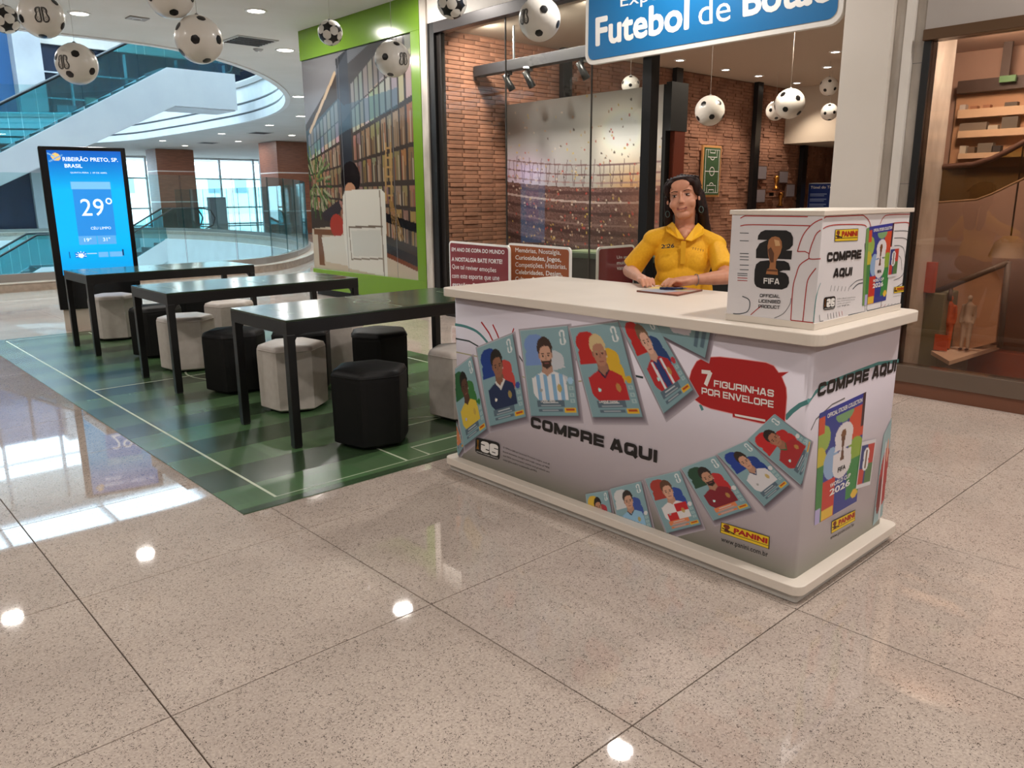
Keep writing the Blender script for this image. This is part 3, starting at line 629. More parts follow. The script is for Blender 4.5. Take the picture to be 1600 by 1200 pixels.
li.poly([(.345, .64), (.37, .615), (.70, .61), (.735, .63), (.73, 1), (.36, .98), (.33, .80)], (222, 218, 206)); li.line(.69, .62, .70, 1, .012, (150, 140, 128)); li.line(.39, .785, .70, .775, .01, (120, 108, 96)); li.line(.39, .79, .40, .93, .008, (150, 140, 128)); li.line(.40, .935, .69, .92, .008, (140, 130, 118)); li.poly([(.41, .80), (.685, .79), (.68, .91), (.42, .92)], (206, 204, 194))
for k in range(5): li.line(.77+.005*k, .66, .80+.02*k, .83, .006, (150, 116, 70))
li.line(.76, .42, .74, .66, .012, (176, 140, 92)); li.line(.80, .42, .79, .66, .012, (176, 140, 92))
for k in range(6): li.line(.76, .44+.04*k, .80, .44+.04*k, .007, (176, 140, 92))
li.a = li.a*.86
picture('library_picture', gfl, [(-10.95, 3.36), (-8.24, 3.36), (-8.24, .40), (-10.95, .40)], li, printmat('glossy_picture', .08), gw, .002)
for y in (9.95, 8.72): box('pane_joint', XF-.004, XF-.0025, y, y+.006, .4, 3.36, mat('joint_grey', (110, 110, 112), .4), gw)
struct(box('wall_right', XF+.2, 28, 10.75, 10.95, 0, CZ, white_paint))
# marble jamb, black shop frame
marble = noisy('marble', (206, 198, 188), (168, 160, 150), 5, .2, detail=8, stretch=(1, 1, .4))
struct(box('trim_12', XF-.05, XF+.2, 7.90, 8.02, 0, CZ, marble)); struct(box('trim_12', XF-.01, XF+.2, 8.02, 8.06, 0, CZ, blk))
struct(box('trim_13', XF-.02, XF+.15, 2.84, 7.9, 3.40, CZ, white_paint))
fr = thing('shop_window_frame', (XF, 6.2, 0), 'black metal shop window frame beside the marble jamb', 'window frame')
MB().box(XF-.03, XF+.09, 7.78, 7.9, 0, 3.4).build('post', blk, fr, .004); MB().box(XF+.01, XF+.07, 7.70, 7.78, 0, 3.28).build('post', mat('dark_frame', (46, 42, 40), .35, .3), fr, .003)
MB().box(XF-.03, XF+.09, 2.84, 7.78, 3.28, 3.40).build('header', mat('dark_header', (58, 54, 54), .35, .3), fr, .004)
MB().box(XF-.03, XF+.09, 4.62, 4.72, 0, 3.28).build('post', blk, fr, .004)
MB().box(XF-.01, XF+.06, 4.72, 7.70, 0, .05).build('sill', blk, fr)
sg = glass('shop_glass', (247, 249, 247), .045, 0, .5)
for (a, b, lb) in ((6.615, 7.70, 'left shop window pane beside the black frame post'), (5.385, 6.605, 'middle shop window pane in front of stadium picture'), (4.72, 5.375, 'narrow shop window pane behind the counter')):
    o = MB().box(XF+.025, XF+.035, a, b, .05, 3.28).build('glass_pane', [sg], fr); o['label'] = lb
for y in (6.61, 5.38): MB().box(XF+.022, XF+.038, y-.005, y+.005, .05, 3.28).build('glass_joint', mat('joint_dark', (70, 66, 62), .3), fr)
# pillar and right shop
struct(box('wall_pillar', XF-.12, XF+.5, 2.50, 2.84, 0, CZ, noisy('pillar_paint', (208, 200, 190), (214, 206, 197), 1.2, .5)))
struct(box('trim_14', XF-.06, XF+.5, 2.42, 2.50, 0, CZ, marble)); struct(box('trim_14', XF-.10, XF+.5, 2.36, 2.42, 0, CZ, white_paint)); struct(box('trim_14', XF-.06, XF+.5, 2.285, 2.36, 0, CZ, marble))
for z in (.7, 1.5, 2.3, 3.0): struct(box('trim_15', XF-.0605, XF-.059, 2.285, 2.36, z, z+.004, mat('joint_grey', (110, 110, 112), .4)))
rs = thing('right_shop_window', (XF, 0, 0), 'brown tinted shop window at right reflecting the mall', 'window')
XR = 5.9
MB().box(XR-.0, XR+.12, 2.235, 2.285, .1, 2.43).build('post', blk, rs, .003)
MB().box(XR-.03, XR+.1, -6, 2.285, 2.43, 2.50).build('header', mat('brown_header', (86, 62, 40), .35, .2), rs, .003)
MB().box(XR-.03, XR+.1, -6, 2.36, .1, .22).build('sill', mat('sill_metal', (120, 106, 94), .25, .6), rs, .004)
MB().box(XR-.005, XR+.1, -6, 2.36, .0, .1).build('plinth', mat('red_granite', (118, 76, 56), .2), rs)
tint = glass('tinted_glass', (222, 210, 200), .05, 0.0, .30)
MB().box(XR+.03, XR+.04, -6, 2.235, .22, 2.43).build('glass_pane', tint, rs)
struct(box('wall_right', XR, XR+.3, -9, 2.285, 2.50, CZ, mat('grey_fascia', (158, 150, 144), .6)))
struct(box('wall_inner', 7.15, 7.25, -8, 2.75, 0, 2.6, noisy('brown_screen', (178, 146, 128), (166, 132, 112), 1.2, .7))); struct(box('wall_inner', XR+.1, 7.25, 2.65, 2.8, 0, 2.6, mat('side_screen', (92, 76, 66), .7)))
struct(box('ceiling', XR+.1, 7.2, -8, 2.65, 2.52, 2.6, mat('pink_soffit', (200, 168, 148), .7)))
# added shapes imitating what the tinted shop window reflects
wp = Plane((7.1, 0, 0), (0, -1, 0), (0, 0, 1)); dk = mat('shelf_dark', (70, 52, 42), .5)
def wbox(name, x0, y0, x1, y1, xa, xb, m, parent, bev=0):
    """a box from xa to xb in depth whose front shows between two marks of the photo"""
    pl = Plane((xa, 0, 0), (0, -1, 0), (0, 0, 1)); a0, b0 = pl.at(x0, y0); a1, b1 = pl.at(x1, y1); return box(name, xa, xb, -max(a0, a1), -min(a0, a1), min(b0, b1), max(b0, b1), m, parent, bev)
ws = thing('reflected_shelving', (7.0, 2.0, 1.2), 'added pale shelving with goods imitating a reflection in tinted right window', 'shelves')
wbox('back_panel', 1497, 135, 1640, 258, 7.10, 7.14, mat('shelf_back', (196, 150, 112), .6), ws); wbox('top_board', 1497, 127, 1640, 133, 6.98, 7.14, dk, ws)
for y in (172, 205, 240): wbox('shelf_board', 1497, y, 1640, y+3, 6.98, 7.10, mat('shelf_pale', (220, 186, 150), .5), ws)
for k, (x, y, w_, h_, c) in enumerate([(1500, 240, 8, 12, (200, 190, 170)), (1512, 240, 10, 10, (110, 90, 70)), (1528, 240, 22, 16, (120, 110, 96)), (1550, 240, 12, 12, (60, 54, 50)), (1568, 240, 12, 8, (150, 130, 110)), (1500, 205, 40, 12, (130, 116, 100)), (1544, 205, 14, 9, (190, 180, 160)), (1566, 205, 22, 22, (104, 96, 84)), (1500, 172, 8, 8, (196, 186, 176)), (1516, 172, 10, 6, (160, 110, 80)), (1536, 172, 10, 8, (160, 110, 80)), (1570, 172, 18, 12, (96, 84, 72))]):
    wbox('goods_box', x, y-h_, x+w_, y, 7.0, 7.06, mat('goods_%d' % k, c, .6), ws)
t = thing('reflected_sign', (6.95, 1.9, 2.2), 'added small green sign imitating a reflection in tinted right window', 'sign'); wbox('face', 1562, 119, 1586, 126.5, 6.9, 6.93, mat('exit_green', (90, 130, 84), .4, emit=.25), t); wbox('bracket', 1572, 40, 1576, 119, 6.91, 6.93, dk, t)
hb = thing('reflected_balustrade', (6.5, 1.8, .9), 'added brown curved handrail imitating a reflection in the right window', 'balustrade'); hpn = Plane((6.5, 0, 0), (0, -1, 0), (0, 0, 1))
hpts = [(1400, 263), (1421, 262), (1470, 261), (1520, 257), (1550, 248), (1575, 236), (1600, 222), (1650, 196)]; bpts = [(1400, 318), (1421, 317), (1470, 316), (1526, 312), (1550, 303), (1575, 291), (1600, 279), (1650, 254)]
MB().tube([tuple(hpn.pt(*hpn.at(*p))) for p in hpts], .02, 8).build('handrail', mat('brown_rail', (84, 56, 44), .4), hb); MB().tube([tuple(hpn.pt(*hpn.at(*p))) for p in bpts], .008, 6).build('bottom_rail', mat('brass_rail', (150, 120, 90), .4), hb)
for i in range(7): q = [hpn.pt(*hpn.at(*p)) for p in (hpts[i], hpts[i+1], bpts[i+1], bpts[i])]; MB().add([v for v in q]+[v+Vector((.008, 0, 0)) for v in q], [(0, 1, 2, 3), (7, 6, 5, 4), (0, 4, 5, 1), (1, 5, 6, 2), (2, 6, 7, 3), (3, 7, 4, 0)]).build('glass_panel', glass('smoke_glass', (200, 192, 160), .03, 0, .4), hb)
dc = thing('reflected_case', (6.6, 1.9, .1), 'added grey framed case imitating a shop reflected in right window', 'display case'); gf = mat('case_grey', (112, 96, 84), .5)
def wbar(name, p0, p1, r_, X__, m, par): pl = Plane((X__, 0, 0), (0, -1, 0), (0, 0, 1)); MB().tube([tuple(pl.pt(*pl.at(*p0))), tuple(pl.pt(*pl.at(*p1)))], r_, 6).build(name, m, par)
wbar('top_bar', (1462, 456), (1576, 410), .022, 6.5, gf, dc); wbar('front_post', (1576, 408), (1562, 543), .02, 6.5, gf, dc); wbar('front_post', (1486, 450), (1484, 470), .014, 6.5, gf, dc)
pl6 = Plane((6.5, 0, 0), (0, -1, 0), (0, 0, 1)); hz6 = pl6.at(1484, 549)[1]; ph6 = Plane((0, 0, hz6), (1, 0, 0), (0, 1, 0)); q = [ph6.pt(*ph6.at(*p)) for p in ((1448, 578), (1562, 540), (1553, 526), (1455, 548))]; q = [Vector((max(6.1, min(7.05, v.x)), v.y, v.z)) for v in q]; MB().add(q+[v-Vector((0, 0, .03)) for v in q], [(0, 1, 2, 3), (7, 6, 5, 4), (0, 4, 5, 1), (1, 5, 6, 2), (2, 6, 7, 3), (3, 7, 4, 0)]).build('case_floor', mat('case_floor', (226, 200, 176), .5), dc)
q = [Plane((6.75, 0, 0), (0, -1, 0), (0, 0, 1)).pt(*Plane((6.75, 0, 0), (0, -1, 0), (0, 0, 1)).at(*p)) for p in ((1468, 458), (1568, 418), (1555, 535), (1455, 560))]; MB().add(q+[v+Vector((.02, 0, 0)) for v in q], [(0, 1, 2, 3), (7, 6, 5, 4), (0, 4, 5, 1), (1, 5, 6, 2), (2, 6, 7, 3), (3, 7, 4, 0)]).build('case_back', mat('case_back', (220, 176, 142), .6), dc)
wbox('side_block', 1426, 455, 1462, 580, 6.45, 6.75, mat('green_grey', (126, 124, 98), .5), dc, .01); wbox('orange_panel', 1418, 408, 1457, 458, 6.40, 6.45, mat('orange_panel', (190, 84, 54), .5), dc); wbox('small_card', 1461, 522, 1479, 549, 6.44, 6.45, mat('orange_card', (214, 96, 54), .5), dc); wbox('small_card', 1463, 550, 1478, 562, 6.44, 6.45, mat('grey_card', (96, 84, 80), .5), dc)
wbox('red_counter', 1515, 545, 1640, 600, 6.95, 7.1, mat('red_counter', (170, 84, 50), .5), dc)
t = thing('reflected_dome', (6.8, 1.8, .9), 'added pale dome shade imitating a lamp reflected in right window', 'lamp'); pd = Plane((6.8, 0, 0), (0, -1, 0), (0, 0, 1)); pc = pd.pt(*pd.at(1575, 402)); MB().lathe([(.001, .16), (.05, .155), (.10, .11), (.125, .03), (.13, 0)], tuple(pc), 24).build('shade', mat('dome_pale', (214, 190, 166), .5), t); MB().tube([tuple(pc+Vector((0, 0, .15))), (pc.x, pc.y, 2.52)], .006, 6).build('cord', dk, t)
FIGS = ((1470, (226, 112, 60), 'small orange clothed figure imitating a reflected mannequin', .0), (1500, (222, 206, 190), 'small white clothed figure imitating a reflected mannequin', .0))
lamp('lamp', (6.08, 1.9, 2.44), .3, 28, (1, .94, .88), None, (0, math.radians(-58), 0)); lamp('lamp', (6.08, .6, 2.44), .3, 28, (1, .94, .88), None, (0, math.radians(-58), 0)); lamp('lamp', (6.08, -.8, 2.44), .3, 28, (1, .94, .88), None, (0, math.radians(-58), 0))  # unseen lamps added behind the header to brighten the window shapes
struct(box('wall_right', XR, XR+2, -9, -6, 0, 2.5, white_paint))

# ------------------------------------------------------------------ shop interior: brick side wall at y = 8
IZ = 3.4
struct(box('ceiling', XF+.09, 18, -1, 8.2, IZ, IZ+.1, mat('shop_ceiling', (196, 182, 166), .7)))
bw_ = struct(box('wall_brick', XF+.12, 18, 8.03, 8.25, 0, IZ, mat('mortar', (140, 100, 78), .9)))
brick_m = noisy('brick', (160, 112, 88), (118, 80, 62), 7, .85, detail=7, bump=.5, rand=.2)
brick_f = noisy('brick_field', (162, 116, 92), (126, 86, 66), 3.2, .85, detail=8, bump=.4)
BL_, BH = .255, .052
bm_v = []
for k in range(3):
    o = MB().box(-BL_/2+.003, BL_/2-.003, -.020+.004*k, .03, .002, BH-.002).build('brick', brick_m, bw_, .005, 1, world=False); bm_v.append(o.data); bpy.data.objects.remove(o)
cand = []
for j in range(int(IZ/BH)):
    for i in range(46):
        x = XF+.26+i*BL_+(.5*BL_ if j % 2 else 0)+.045*math.sin(j*3.1)
        if x+BL_/2 < 17.9: cand.append((x, j*BH))
hid = lambda x, z: (z < .75) or (7.3 < x < 10.4 and z < 2.55) or (x > 14.5 and z > 2.4)
vis = sorted([c for c in cand if not hid(*c)], key=lambda c: c[0])[:298]; vs_ = set(vis)
for c in vis:
    o = bpy.data.objects.new('brick', random.choice(bm_v)); COL.objects.link(o); o.parent = bw_; o.location = (c[0], 8.03+random.uniform(-.005, .005), c[1])
fb = MB()
for c in cand:
    if c not in vs_:
        d = random.uniform(-.012, .012); fb.box(c[0]-BL_/2+.006, c[0]+BL_/2-.006, 8.006+d*.7, 8.04, c[1]+.0025, c[1]+BH-.003)
tag(fb.build('brick_field', brick_f, bw_), kind='stuff')
for i, x in enumerate((8.33, 10.9, 13.33, 15.14)):
    t = thing('steel_post', (x, 7.95, 0), ['black steel post on brick wall above the stadium picture', 'black steel post just right of the stadium picture', 'black steel post right of the small pitch board', 'black steel post nearest the blue sign'][i], 'post')
    zt_ = IZ if x < 14.5 else 2.39
    box('web', x-.075, x+.075, 7.88, 7.96, 0, zt_, blk, t); box('flange', x-.085, x+.085, 7.87, 7.88, 0, zt_, blk, t)
struct(box('ceiling', 14.5, 18, 2.9, 8.0, 2.40, IZ, mat('soffit_paint', (190, 176, 158), .7)))
struct(box('wall_shop_back', 17.9, 18.1, -1, 8.2, 0, IZ, brick_f)); struct(box('wall_shop_right', XF+.3, 18, 1.0, 1.2, 0, IZ, white_paint))
# suspended beam with spotlights
bt = thing('lighting_beam', (6.8, 6.5, 2.9), 'dark grey suspended beam carrying spotlights behind shop glass', 'beam')
MB().box(6.74, 6.86, 3.6, 7.99, 2.90, 3.02).build('beam', mat('beam_grey', (38, 38, 42), .5), bt, .004)
for y in (3.9, 5.6, 7.3): box('hanger', 6.79, 6.81, y, y+.02, 3.02, IZ, steel, bt)
for i, y in enumerate((7.95-.55, 7.05, 6.2)):
    t = thing('track_spotlight', (6.8, y, 2.9), ['black track spotlight hanging at left end of the beam', 'black track spotlight hanging mid beam over stadium picture', 'black track spotlight hanging beside blue sign edge'][i], 'spotlight')
    MB().box(6.77, 6.83, y-.03, y+.03, 2.86, 2.90).build('mount', blk, t); MB().tube([(6.8, y, 2.87), (6.79, y-.01, 2.80)], .012, 8).build('stem', blk, t)
    MB().tube([(6.74, y+.02, 2.86), (6.80, y-.02, 2.74), (6.83, y-.03, 2.69)], [.03, .042, .045], 14).build('head', blk, t)
    lamp('lamp', (6.9, y-.04, 2.66), .05, 14, (1, .85, .65), t, (math.radians(0), math.radians(25), 0), 90).parent = None
for y_ in (5.9, 6.7, 7.5): lamp('lamp', (6.45, y_, 3.34), .12, 26, (1, .90, .80), None, (0, math.radians(-32), 0))  # unseen wash lamps added to brighten the stadium picture
# mural panel
MU = thing('stadium_picture', (7.28, 6.7, .3), 'large printed stadium crowd picture panel on brick wall', 'picture panel')
mur = Img(250, 200, (150, 150, 150)); X_, Y_ = mur.x, mur.y
sky = np.array([150, 148, 148])[None, None]+(np.exp(-(((X_-.78)/.22)**2+((Y_-.22)/.2)**2))*1.0)[..., None]*np.array([112, 106, 92])+(np.exp(-(((X_-.12)/.2)**2+((Y_-.42)/.12)**2)))[..., None]*np.array([46, 30, 56])
mur.a = sky
mur.a = mur.a+(np.exp(-(((X_-.85)/.16)**2+((Y_-.52)/.12)**2)))[..., None]*np.array([40, 2, -40])
roof = .44+.20*(X_-.35)**2*np.where(X_ > .35, -.4, -.2)+.06*np.sin(X_*2.6); curve = lambda c, k: c+k*(1-((X_-.75)/.75)**2)
st0 = curve(.47, .05); mask = Y_ > st0
mur.a[mask] = (np.array([108, 78, 74])[None]+rng.normal(0, 14, (mask.sum(), 1)))
for c, k, wd, cc in ((.50, .055, .02, (70, 44, 44)), (.545, .06, .012, (206, 190, 184)), (.60, .07, .018, (66, 44, 44)), (.66, .075, .012, (150, 120, 116)), (.70, .08, .03, (70, 46, 46)), (.765, .085, .014, (140, 112, 110)), (.80, .09, .03, (62, 42, 42)), (.86, .09, .02, (96, 80, 76))):
    mur.m(np.abs(Y_-curve(c, k)) < wd/2, cc, .7)
for c, k, cc in ((.335, .06, (120, 92, 96)), (.39, .06, (110, 80, 84)), (.44, .055, (150, 120, 120))): mur.m(np.abs(Y_-curve(c, k)) < .004, cc, .9)
for k in range(34):
    x0 = k/34; yt_ = .335+.06*(1-((x0-.75)/.75)**2); mur.line(x0, yt_-.03*(k % 3 == 0), x0+.012*(-1)**k, yt_+.12, .004, (96, 70, 76), .8)
mur.m(Y_ > .94, (150, 158, 132)); mur.m((Y_ > .90) & (Y_ <= .94), (74, 62, 56), .8)
mur.a = mur.a*1.12; mur.a = mur.a*(1-.25*np.clip((Y_-.5)*2, 0, 1)[..., None]); glowr = (np.exp(-(((X_-.95)/.14)**2+((Y_-.62)/.16)**2)))[..., None]; mur.a = mur.a*(1-glowr*.5)+np.array([176, 104, 72])*glowr*.5
for k in range(420):
    cx, cy = rng.random(), rng.random()**.6*.92; c = [(226, 206, 190), (196, 160, 130), (80, 66, 60), (200, 80, 70), (214, 180, 90)][rng.integers(0, 5)]; mur.ell(cx, cy, .0035+.003*rng.random(), .004+.004*rng.random(), c, .8)
mp = Plane((7.28, 0, 0), (0, -1, 0), (0, 0, 1))
MB().box(7.285, 7.37, 5.42, 7.99, .3, 2.6).build('panel', blk_matt, MU); picture('printed_stadium', mp, [(-7.99, 2.6), (-5.46, 2.6), (-5.46, .55), (-7.99, .55)], mur, printmat('matt_print', .5), MU)
MB().box(7.37, 7.56, 5.36, 5.42, .0, 2.12).build('side_panel', mat('rust_side', (110, 46, 26), .5), MU); MB().box(7.28, 7.58, 5.355, 5.425, 2.12, 2.62).build('side_cap', blk_matt, MU)
# little pitch board, blue board, frames, trophies on the brick wall
bp = Plane((0, 7.93, 0), (1, 0, 0), (0, 0, 1))
t = thing('pitch_board', (12, 7.93, 1.4), 'framed green pitch board hanging on brick wall above the woman', 'board')
MB().box(11.72, 12.27, 7.93, 7.97, 1.42, 2.27).build('frame', mat('light_wood', (196, 140, 84), .5), t, .005); MB().box(11.755, 12.235, 7.922, 7.93, 1.455, 2.235).build('field', mat('board_green', (58, 86, 56), .5), t)
D = Decals(Plane((0, 7.921, 0), (1, 0, 0), (0, 0, 1)), .001); R_ = lambda *p, **k: D.line(p, .012, px=False, **k)
R_((11.79, 1.49), (12.2, 1.49), (12.2, 2.2), (11.79, 2.2), closed=True); R_((11.79, 1.845), (12.2, 1.845)); R_(*[(11.995+.07*math.cos(a), 1.845+.07*math.sin(a)) for a in np.linspace(0, 6.28, 20, False)], closed=True)
for s_, y0 in ((1, 1.49), (-1, 2.2)):
    R_((11.86, y0), (11.86, y0+s_*.12), (12.13, y0+s_*.12), (12.13, y0)); R_((11.92, y0), (11.92, y0+s_*.05), (12.07, y0+s_*.05), (12.07, y0)); R_(*[(11.995+.06*math.cos(a), y0+s_*(.12+.045*math.sin(a))) for a in np.linspace(0, 3.14, 9)])
D.build('pitch_line', WINK, t)
t = thing('blue_info_board', (15.6, 7.7, 0), 'blue information board with white heading near shop back', 'sign')
MB().box(15.5, 15.53, 7.2, 7.94, .9, 1.66).build('board', mat('board_blue', (34, 58, 130), .4), t, .003); MB().box(15.53, 15.56, 7.18, 7.96, .88, 1.68).build('backing', WINK, t); MB().box(15.54, 15.6, 7.5, 7.6, 0, .9).build('stand', blk, t)
ip = Plane((15.499, 0, 0), (0, -1, 0), (0, 0, 1)); lettering(ip, 'Túnel do Tempo', (-7.90, 1.55), (-7.30, 1.55), (-7.90, 1.62), WINK, t, .02, px=False)
D = Decals(ip)
for k in range(5): D.poly([(-7.90, 1.47-k*.1), (-7.55, 1.47-k*.1), (-7.55, 1.45-k*.1), (-7.90, 1.45-k*.1)], px=False); D.poly([(-7.90, 1.435-k*.1), (-7.6, 1.435-k*.1), (-7.6, 1.42-k*.1), (-7.90, 1.42-k*.1)], px=False)
D.poly([(-7.45, 1.25), (-7.27, 1.25), (-7.27, 1.5), (-7.45, 1.5)], px=False); D.build('print', mat('board_text', (150, 170, 214), .5), t)
for i, (x, z0, z1, lb) in enumerate(((13.65, 1.72, 1.98, 'upper left'), (14.45, 1.66, 1.9, 'upper right'), (13.65, 1.3, 1.56, 'lower left'), (14.75, 1.4, 1.66, 'lower right'))):
    t = thing('framed_print', (x, 7.9, z0), 'small grey framed print on brick wall, %s of the four' % lb, 'picture', 'small framed prints around the gold trophies'); MB().box(x-.17, x+.17, 7.93, 7.96, z0, z1).build('frame', mat('frame_brown', (90, 62, 50), .5), t, .004); MB().box(x-.15, x+.15, 7.925, 7.93, z0+.02, z1-.02).build('print', mat('print_grey', (132, 124, 128), .4), t)
gold = mat('gold', (190, 130, 60), .3, .9)
TROPHY = [(.001, 0), (.05, 0), (.052, .03), (.035, .04), (.026, .08), (.03, .13), (.045, .17), (.05, .2), (.045, .235), (.02, .255), (.001, .26)]
for x, z, lb in ((14.05, 1.55, 'small gold trophy on wall shelf between framed prints'), (14.25, 1.24, 'small gold trophy on lower wall shelf left of blue board')):
    t = thing('trophy', (x, 7.85, z), lb, 'trophy'); MB().lathe(TROPHY, (x, 7.85, z), 16).build('cup', gold, t); MB().box(x-.05, x+.05, 7.80, 7.90, z-.03, z).build('base', mat('dark_wood', (60, 36, 24), .5), t)
    t2 = thing('wall_shelf', (x, 7.88, z-.05), 'narrow brown wall shelf under ' + lb.split(' on ')[0] + (' higher up' if z > 1.4 else ' lower down'), 'shelf'); MB().box(x-.16, x+.16, 7.76, 7.97, z-.055, z-.03).build('board', mat('shelf_wood', (120, 70, 44), .5), t2); MB().box(x-.02, x+.02, 7.9, 7.97, z-.12, z-.055).build('bracket', blk, t2)
# button-football table inside the shop
t = thing('game_table', (7.3, 5.6, 0), 'black sided button football table with pale green playing top', 'game table')
MB().box(6.84, 7.2, 3.2, 6.5, .2, .74).build('cabinet', blk_matt, t, .01); MB().box(6.80, 7.22, 3.16, 6.54, .74, .80).build('rim', mat('table_rim', (60, 76, 60), .4), t, .006); MB().box(6.84, 7.18, 3.22, 6.48, .80, .815).build('playfield', mat('pale_field', (150, 168, 134), .4), t)
for x in (6.9, 7.14):
    for y in (3.4, 6.3): MB().box(x-.04, x+.04, y-.04, y+.04, 0, .2).build('leg', blk, t)
# wash lights in the shop
SG = 'small recessed downlights in the shop ceiling'
for i, (x, y) in enumerate([(9.0, 7.4), (10.3, 7.45), (11.6, 7.5), (12.6, 7.5), (13.9, 7.5), (9.4, 5.9), (11.4, 5.6), (8.4, 4.4), (12.6, 6.3)]):
    downlight(x, y, IZ, 0, 'small recessed shop downlight, %s' % ['nearest of the row along the brick wall', 'second in the row along the brick wall', 'third in the row along the brick wall', 'fourth in the row along the brick wall', 'farthest of the row along the brick wall', 'over the back of stadium picture', 'above the largest shop football', 'nearest to the blue sign', 'near the pale soffit'][i], SG, .06)
    lamp('lamp', (x, y-.02, IZ-.03), .09, SHOP_W*(3.2 if y > 7 else 1.5), (1, .86, .72), None, (math.radians(-12 if y > 7 else 0), 0, 0), 110)
for x in (6.6, 7.6): lamp('lamp', (x, 7.2, IZ-.03), .09, SHOP_W*.7, (1, .86, .72), None, (0, 0, 0), 120)
lamp('lamp', (8.6, 4.6, IZ-.04), .4, 40, (1, .86, .70), None, (0, 0, 0))

# ------------------------------------------------------------------ info signs behind the glass
def info_sign(tr, d, wd, z1, label, colr, right_anchor=True):
    """tr: right top corner on the floor plan, d: unit direction to the left end"""
    d = Vector((*d, 0)).normalized(); o = Vector((*tr, 0)); n_ = d.cross(_z)
    t = thing('info_sign', tuple(o), label, 'sign')
    pl = Plane(o+d*wd, -d, (0, 0, 1)); pl_n = pl.n
    mb = MB(); out = rrect(0, wd, .1, z1, .05); inn = rrect(.022, wd-.022, .12, z1-.022, .035)
    fr_ = [pl.pt(a, b, 0) for a, b in out]; bk = [pl.pt(a, b, -.02) for a, b in out]; n = len(out)
    mb.add(fr_+bk, [tuple(range(n)), tuple(range(2*n-1, n-1, -1))]+[(i, i+n, (i+1) % n+n, (i+1) % n) for i in range(n)]).build('board', WINK, t)
    MB().add([pl.pt(a, b, .001) for a, b in inn], [tuple(range(n))]).build('printed_face', mat('sign_'+label.split()[0], colr, .4), t)
    MB().box(-.25, .25, -.03, .03, 0, .02, 0, Matrix.Translation(o+d*wd/2) @ Matrix.Rotation(math.atan2(d.y, d.x), 4, 'Z')).build('foot', blk, t)
    MB().box(-.03, .03, -.012, .012, .02, .12, 0, Matrix.Translation(o+d*wd/2-pl_n*.01) @ Matrix.Rotation(math.atan2(d.y, d.x), 4, 'Z')).build('stand', blk, t)
    return t, pl
dl = (.155, .988)
t, pl = info_sign((5.75, 6.268), dl, 1.31, .925, 'dark red sign with white lettering before the glass', (126, 30, 36))
for s, x0, x1, yt_, yb_, yr_, b in [('EM ANO DE COPA DO MUNDO', 706, 788.5, 386.5, 392.5, 397.5, .025), ('A NOSTALGIA BATE FORTE!', 706, 785, 401.5, 408, 412.5, .025), ('Que tal reviver emoções', 706.5, 775.5, 412.5, 421, 427.5, .006), ('com este esporte que une', 706.5, 780.5, 428, 436.5, 441, .006), ('gerações. Bem-vindo', 707, 775, 441, 448.5, 452, .015)]:
    lettering(pl, s, (x0, yb_), (x1, yr_), (x0, yt_), WINK, t, b, h=.0025)
t, pl = info_sign((5.75, 5.375), dl, 1.12, .941, 'burnt orange sign with white lettering before the glass', (152, 76, 26))
for s, x0, x1, yt_, yb_, yr_, b in [('Memórias, Nostalgia,', 805.5, 876.5, 387, 396, 400.5, .006), ('Curiosidades, Jogos,', 805.5, 877, 398.5, 407.5, 411.5, .02), ('Competições, Histórias,', 805.5, 885.5, 409.5, 419, 423, .006), ('Celebridades, Design,', 805.5, 879, 421, 430, 434, .012), ('Cultura, Saúde', 805.5, 850, 432, 440, 442, .02)]:
    lettering(pl, s, (x0, yb_), (x1, yr_), (x0, yt_), WINK, t, b, h=.0025)
t, pl = info_sign((6.14+.66, 5.41), (-.975, -.02), .62, .925, 'dark plum sign partly hidden behind the woman', (54, 20, 30))
for i, s in enumerate(['Um app,', 'muitas', 'vantagens']): lettering(pl, s, (963.5, (406, 413.5, 424)[i]), ((984, 982, 992)[i], (405, 412.5, 422.5)[i]), (963.5, (399.5, 408, 416.5)[i]), WINK, t, 0.01, h=.0025)

# ------------------------------------------------------------------ blue sign over the entrance
SX = 5.88; sp = Plane((SX, 0, 0), (0, -1, 0), (0, 0, 1)); t = thing('exhibition_sign', (SX, 4.1, 2.63), 'large blue sign with white border over shop entrance', 'sign')
def slab(pl, pts, h0, h1, name, m, parent):
    n = len(pts); return MB().add([pl.pt(a, b, h1) for a, b in pts]+[pl.pt(a, b, h0) for a, b in pts], [tuple(range(n)), tuple(range(2*n-1, n-1, -1))]+[(i, i+n, (i+1) % n+n, (i+1) % n) for i in range(n)]).build(name, m, parent)
slab(sp, rrect(-5.335, -2.86, 2.63, 3.66, .10), -.05, 0, 'border', mat('sign_white', (222, 218, 212), .4), t)
slab(sp, rrect(-5.295, -2.90, 2.67, 3.62, .07), 0, .004, 'face', mat('sign_blue', (14, 104, 160), .4), t)
for y in (3.4, 4.9): MB().box(SX+.05, XF+.0, y, y+.05, 3.45, 3.6).build('bracket', blk, t)
lettering(sp, 'Futebol', (931, 73.5), (1077, 46.5), (931, 28), WINK, t, .03, h=.0055); lettering(sp, 'de', (1092, 41), (1142, 32), (1092, -1), WINK, t, 0, h=.0055); lettering(sp, 'Botão', (1161, 27.5), (1304, 2), (1161, -22), WINK, t, .03, h=.0055)
lettering(sp, 'Exposição', (970, 17), (1105, -9), (970, -8), WINK, t, 0, h=.0055)

